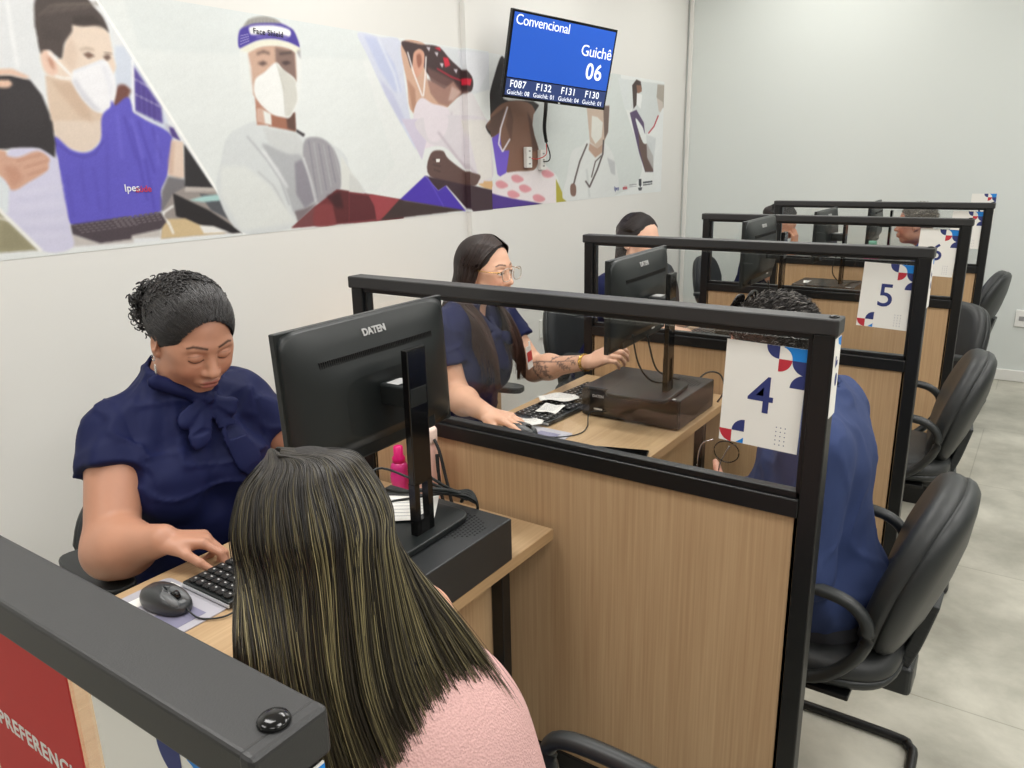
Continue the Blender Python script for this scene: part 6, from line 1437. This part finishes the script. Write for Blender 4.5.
# --- last picture
pg(Z8, [(745, 100), (955, 125), (925, 678), (890, 682), (885, 572), (842, 572)], (207, 212, 212), 1)
pg(Z8, [(705, 90), (790, 110), (770, 262), (740, 250)], (214, 219, 219), 1)
pg(Z8, [(778, 130), (800, 100), (822, 110), (828, 150), (805, 165), (800, 230), (785, 250)], (62, 46, 44), 1); pg(Z8, [(800, 128), (824, 130), (828, 160), (805, 175)], (134, 96, 80), 1); pg(Z8, [(802, 168), (830, 178), (822, 250), (802, 228)], (230, 232, 232), 1)
pg(Z8, [(766, 270), (800, 255), (838, 320), (850, 440), (890, 572), (845, 572), (815, 480)], (82, 64, 98), 1); pg(Z8, [(810, 350), (840, 400), (890, 500), (885, 572), (845, 572), (815, 450)], (98, 76, 66), 2, .9)
pg(Z8, [(908, 125), (955, 130), (950, 262), (925, 230), (903, 190)], (168, 160, 150), 1); pg(Z8, [(905, 195), (935, 215), (940, 270), (915, 265)], (200, 190, 182), 1)
pg(Z8, [(795, 300), (830, 340), (850, 380), (900, 320), (945, 262), (925, 678), (890, 682), (882, 440), (835, 425)], (226, 229, 229), 1); pg(Z8, [(850, 380), (900, 400), (885, 560), (855, 500)], (200, 204, 206), 3, .7); ln(Z8, [(912, 285), (890, 340), (862, 375)], 6, (172, 52, 60))
ln(Z8, [(765, 640), (800, 636)], 6, (150, 150, 155), 0, .8); ln(Z8, [(765, 650), (800, 646)], 4, (165, 165, 170), 0, .8); ln(Z8, [(835, 628), (880, 622)], 9, (70, 72, 80), 0); ln(Z8, [(835, 640), (880, 634)], 6, (84, 86, 92), 0)
pg(Z8, [(812, 610), (826, 608), (826, 640), (820, 652), (812, 640)], (50, 52, 60), 0); pg(Z8, [(808, 654), (830, 652), (826, 668), (812, 668)], (70, 72, 80), 0)
gx_, gz_ = np.meshgrid(np.linspace(YM0, YM1, NY+1), np.linspace(ZM0, ZM1, NZ+1)); Pn = np.stack([gx_.ravel(), gz_.ravel(), 0*gx_.ravel()], 1); IMG *= (1+.014*noise3(Pn, 5, 3)+.008*noise3(Pn, 38, 5)+.008*noise3(Pn, 140, 6)).reshape(gx_.shape)[..., None]
rg = np.random.RandomState(1); IMG += rg.normal(size=IMG.shape[:2])[..., None]*1.4
ys = np.linspace(YM0, YM1, NY+1); zs = np.linspace(ZM0, ZM1, NZ+1); YY, ZZ = np.meshgrid(ys, zs)
XX = np.where((YY > 1.988) & (YY < 2.182), XW+.0302, XW+.0012)
Vm = np.stack([XX, YY, ZZ], -1).reshape(-1, 3); ii = np.arange((NZ+1)*(NY+1)).reshape(NZ+1, NY+1)
Fm = np.stack([ii[:-1, :-1], ii[:-1, 1:], ii[1:, 1:], ii[1:, :-1]], -1).reshape(-1, 4)
MM = vcol_mat('mural_print', .45, .4)
mural = empty('wall_mural', (XW, 1.86, 1.68), 0, 'long printed mural of masked health workers across the upper left wall', 'mural')
np_mesh('printed_vinyl', Vm, Fm, MM, mural, np.stack([np.array(lin(IMG.reshape(-1, 3).clip(0, 255)[:, k:k+1])).reshape(-1) for k in range(3)], 1), smooth=False)
def on_mural(s, px, py, size, m, name='lettering', **k):
    Y, Z = to_plane(px, py); text_on(s, size, m, (.003, Y-1.86, Z-1.68), (0, 1, 0), (0, 0, 1), mural, name=name, **k)
MW = mat('print_white', (236, 236, 240), .5); MR = mat('print_red', (205, 60, 80), .5); MB_ = mat('print_blue', (60, 70, 150), .5); MK = mat('print_dark', (40, 36, 60), .5)
on_mural('Face Shield', 252.8, 33.3, .028, MK, bold=.0003, space=1.12); on_mural('Ipes', 124.2, 191.6, .034, MW, bold=.0002); on_mural('aúde', 135.6, 192.2, .030, MR, bold=.0002)
on_mural('Ipes', 614.0, 190.6, .044, MB_, bold=.0002); on_mural('aúde', 622.4, 189.6, .038, MR, bold=.0002)
# ================================================================== television
tv = empty('television', (-1.19, 2.48, 2.035), 0, 'wall television with a blue queue screen reading Convencional, Guichê 06', 'television')
yw, tl = -.36, -.166; r_ = V3(-math.sin(yw), math.cos(yw), 0); n_ = V3(math.cos(yw), math.sin(yw), 0); u_ = V3(0, 0, 1)*math.cos(tl)-n_*math.sin(tl); fn = np.cross(r_, u_); rl = math.radians(-4.3); r_, u_ = r_*math.cos(rl)+u_*math.sin(rl), u_*math.cos(rl)-r_*math.sin(rl)
TW, TH = .71, .419
Mtv = Matrix(((r_[0], u_[0], fn[0]), (r_[1], u_[1], fn[1]), (r_[2], u_[2], fn[2])))
def tvb(m, c, s, bev=.002, name='x', par=None): return new(m).box(Mtv @ Vector(c), s, R=Mtv, bev=bev).build(name, par or tv)
tvb(BLKG, (0, 0, -.012), (TW, TH, .024), .003, 'bezel'); tvb(BLKP, (0, -.02, -.035), (TW*.7, TH*.7, .03), .01, 'back_cover')
SB = mat('screen_blue', (34, 86, 190), .35, emit=.40); SD = mat('screen_dark', (42, 58, 104), .3, emit=.55); SW = mat('screen_text', (238, 242, 250), .3, emit=.6)
sc = tvb(SB, (0, .044, .0008), (TW-.026, TH-.115, .001), 0, 'screen'); tvb(SD, (0, -.1545, .0008), (TW-.026, .082, .001), 0, 'screen_band')
def tvt(s, x, y, size, **k):
    o = Mtv @ Vector((x, y, .002)); text_on(s, size, SW, o, r_, u_, tv, **k)
L0 = -TW/2+.026
tvt('Convencional', L0-.002, .142, .068, space=.94); tvt('Guichê', TW/2-.016, .052, .080, align='RIGHT', space=.96); tvt('06', TW/2-.125, -.060, .115, align='CENTER', bold=.0016, space=1.06)
for k, (a_, b_) in enumerate((('F087', '08'), ('F132', '01'), ('F131', '04'), ('F130', '01'))):
    x_ = L0+.010+k*.170; tvt(a_, x_, -.155, .050, bold=.0004, space=1.08)
    tvt('Guichê: '+b_, x_-.012, -.190, .032, space=1.04)
new(STICK).box(Mtv @ Vector((.02, -TH/2+.006, .002)), (.012, .006, .002), R=Mtv).build('power_light', tv)
m_ = new(BLACKM); m_.tube([Mtv @ Vector((0, 0, -.04)), V3(XW+.05, 2.50, 2.035)-V3(*tv.location), V3(XW+.0, 2.50, 2.035)-V3(*tv.location)], .018, 8); m_.box(V3(XW+.012, 2.50, 2.035)-V3(*tv.location), (.02, .14, .2), bev=.004); m_.build('wall_bracket', tv)
cable([(-1.30, 2.50, 1.88), (-1.38, 2.62, 1.82), (-1.44, 2.70, 1.72), (-1.45, 2.735, 1.64)], 'thick black sleeved cable dropping from the television towards the outlets', .011, 'television cables')
cable([(-1.45, 2.735, 1.64), (-1.44, 2.76, 1.57), (-1.43, 2.73, 1.535), (-1.448, 2.70, 1.53)], 'thin black cord curling into the right outlet under the television', .004, 'television cables')
cable([(-1.45, 2.735, 1.63), (-1.43, 2.70, 1.57), (-1.44, 2.62, 1.545), (-1.45, 2.575, 1.55)], 'thin red cord running to the left outlet under the television', .0028, 'television cables', mat('red_cord', (190, 50, 45), .4))
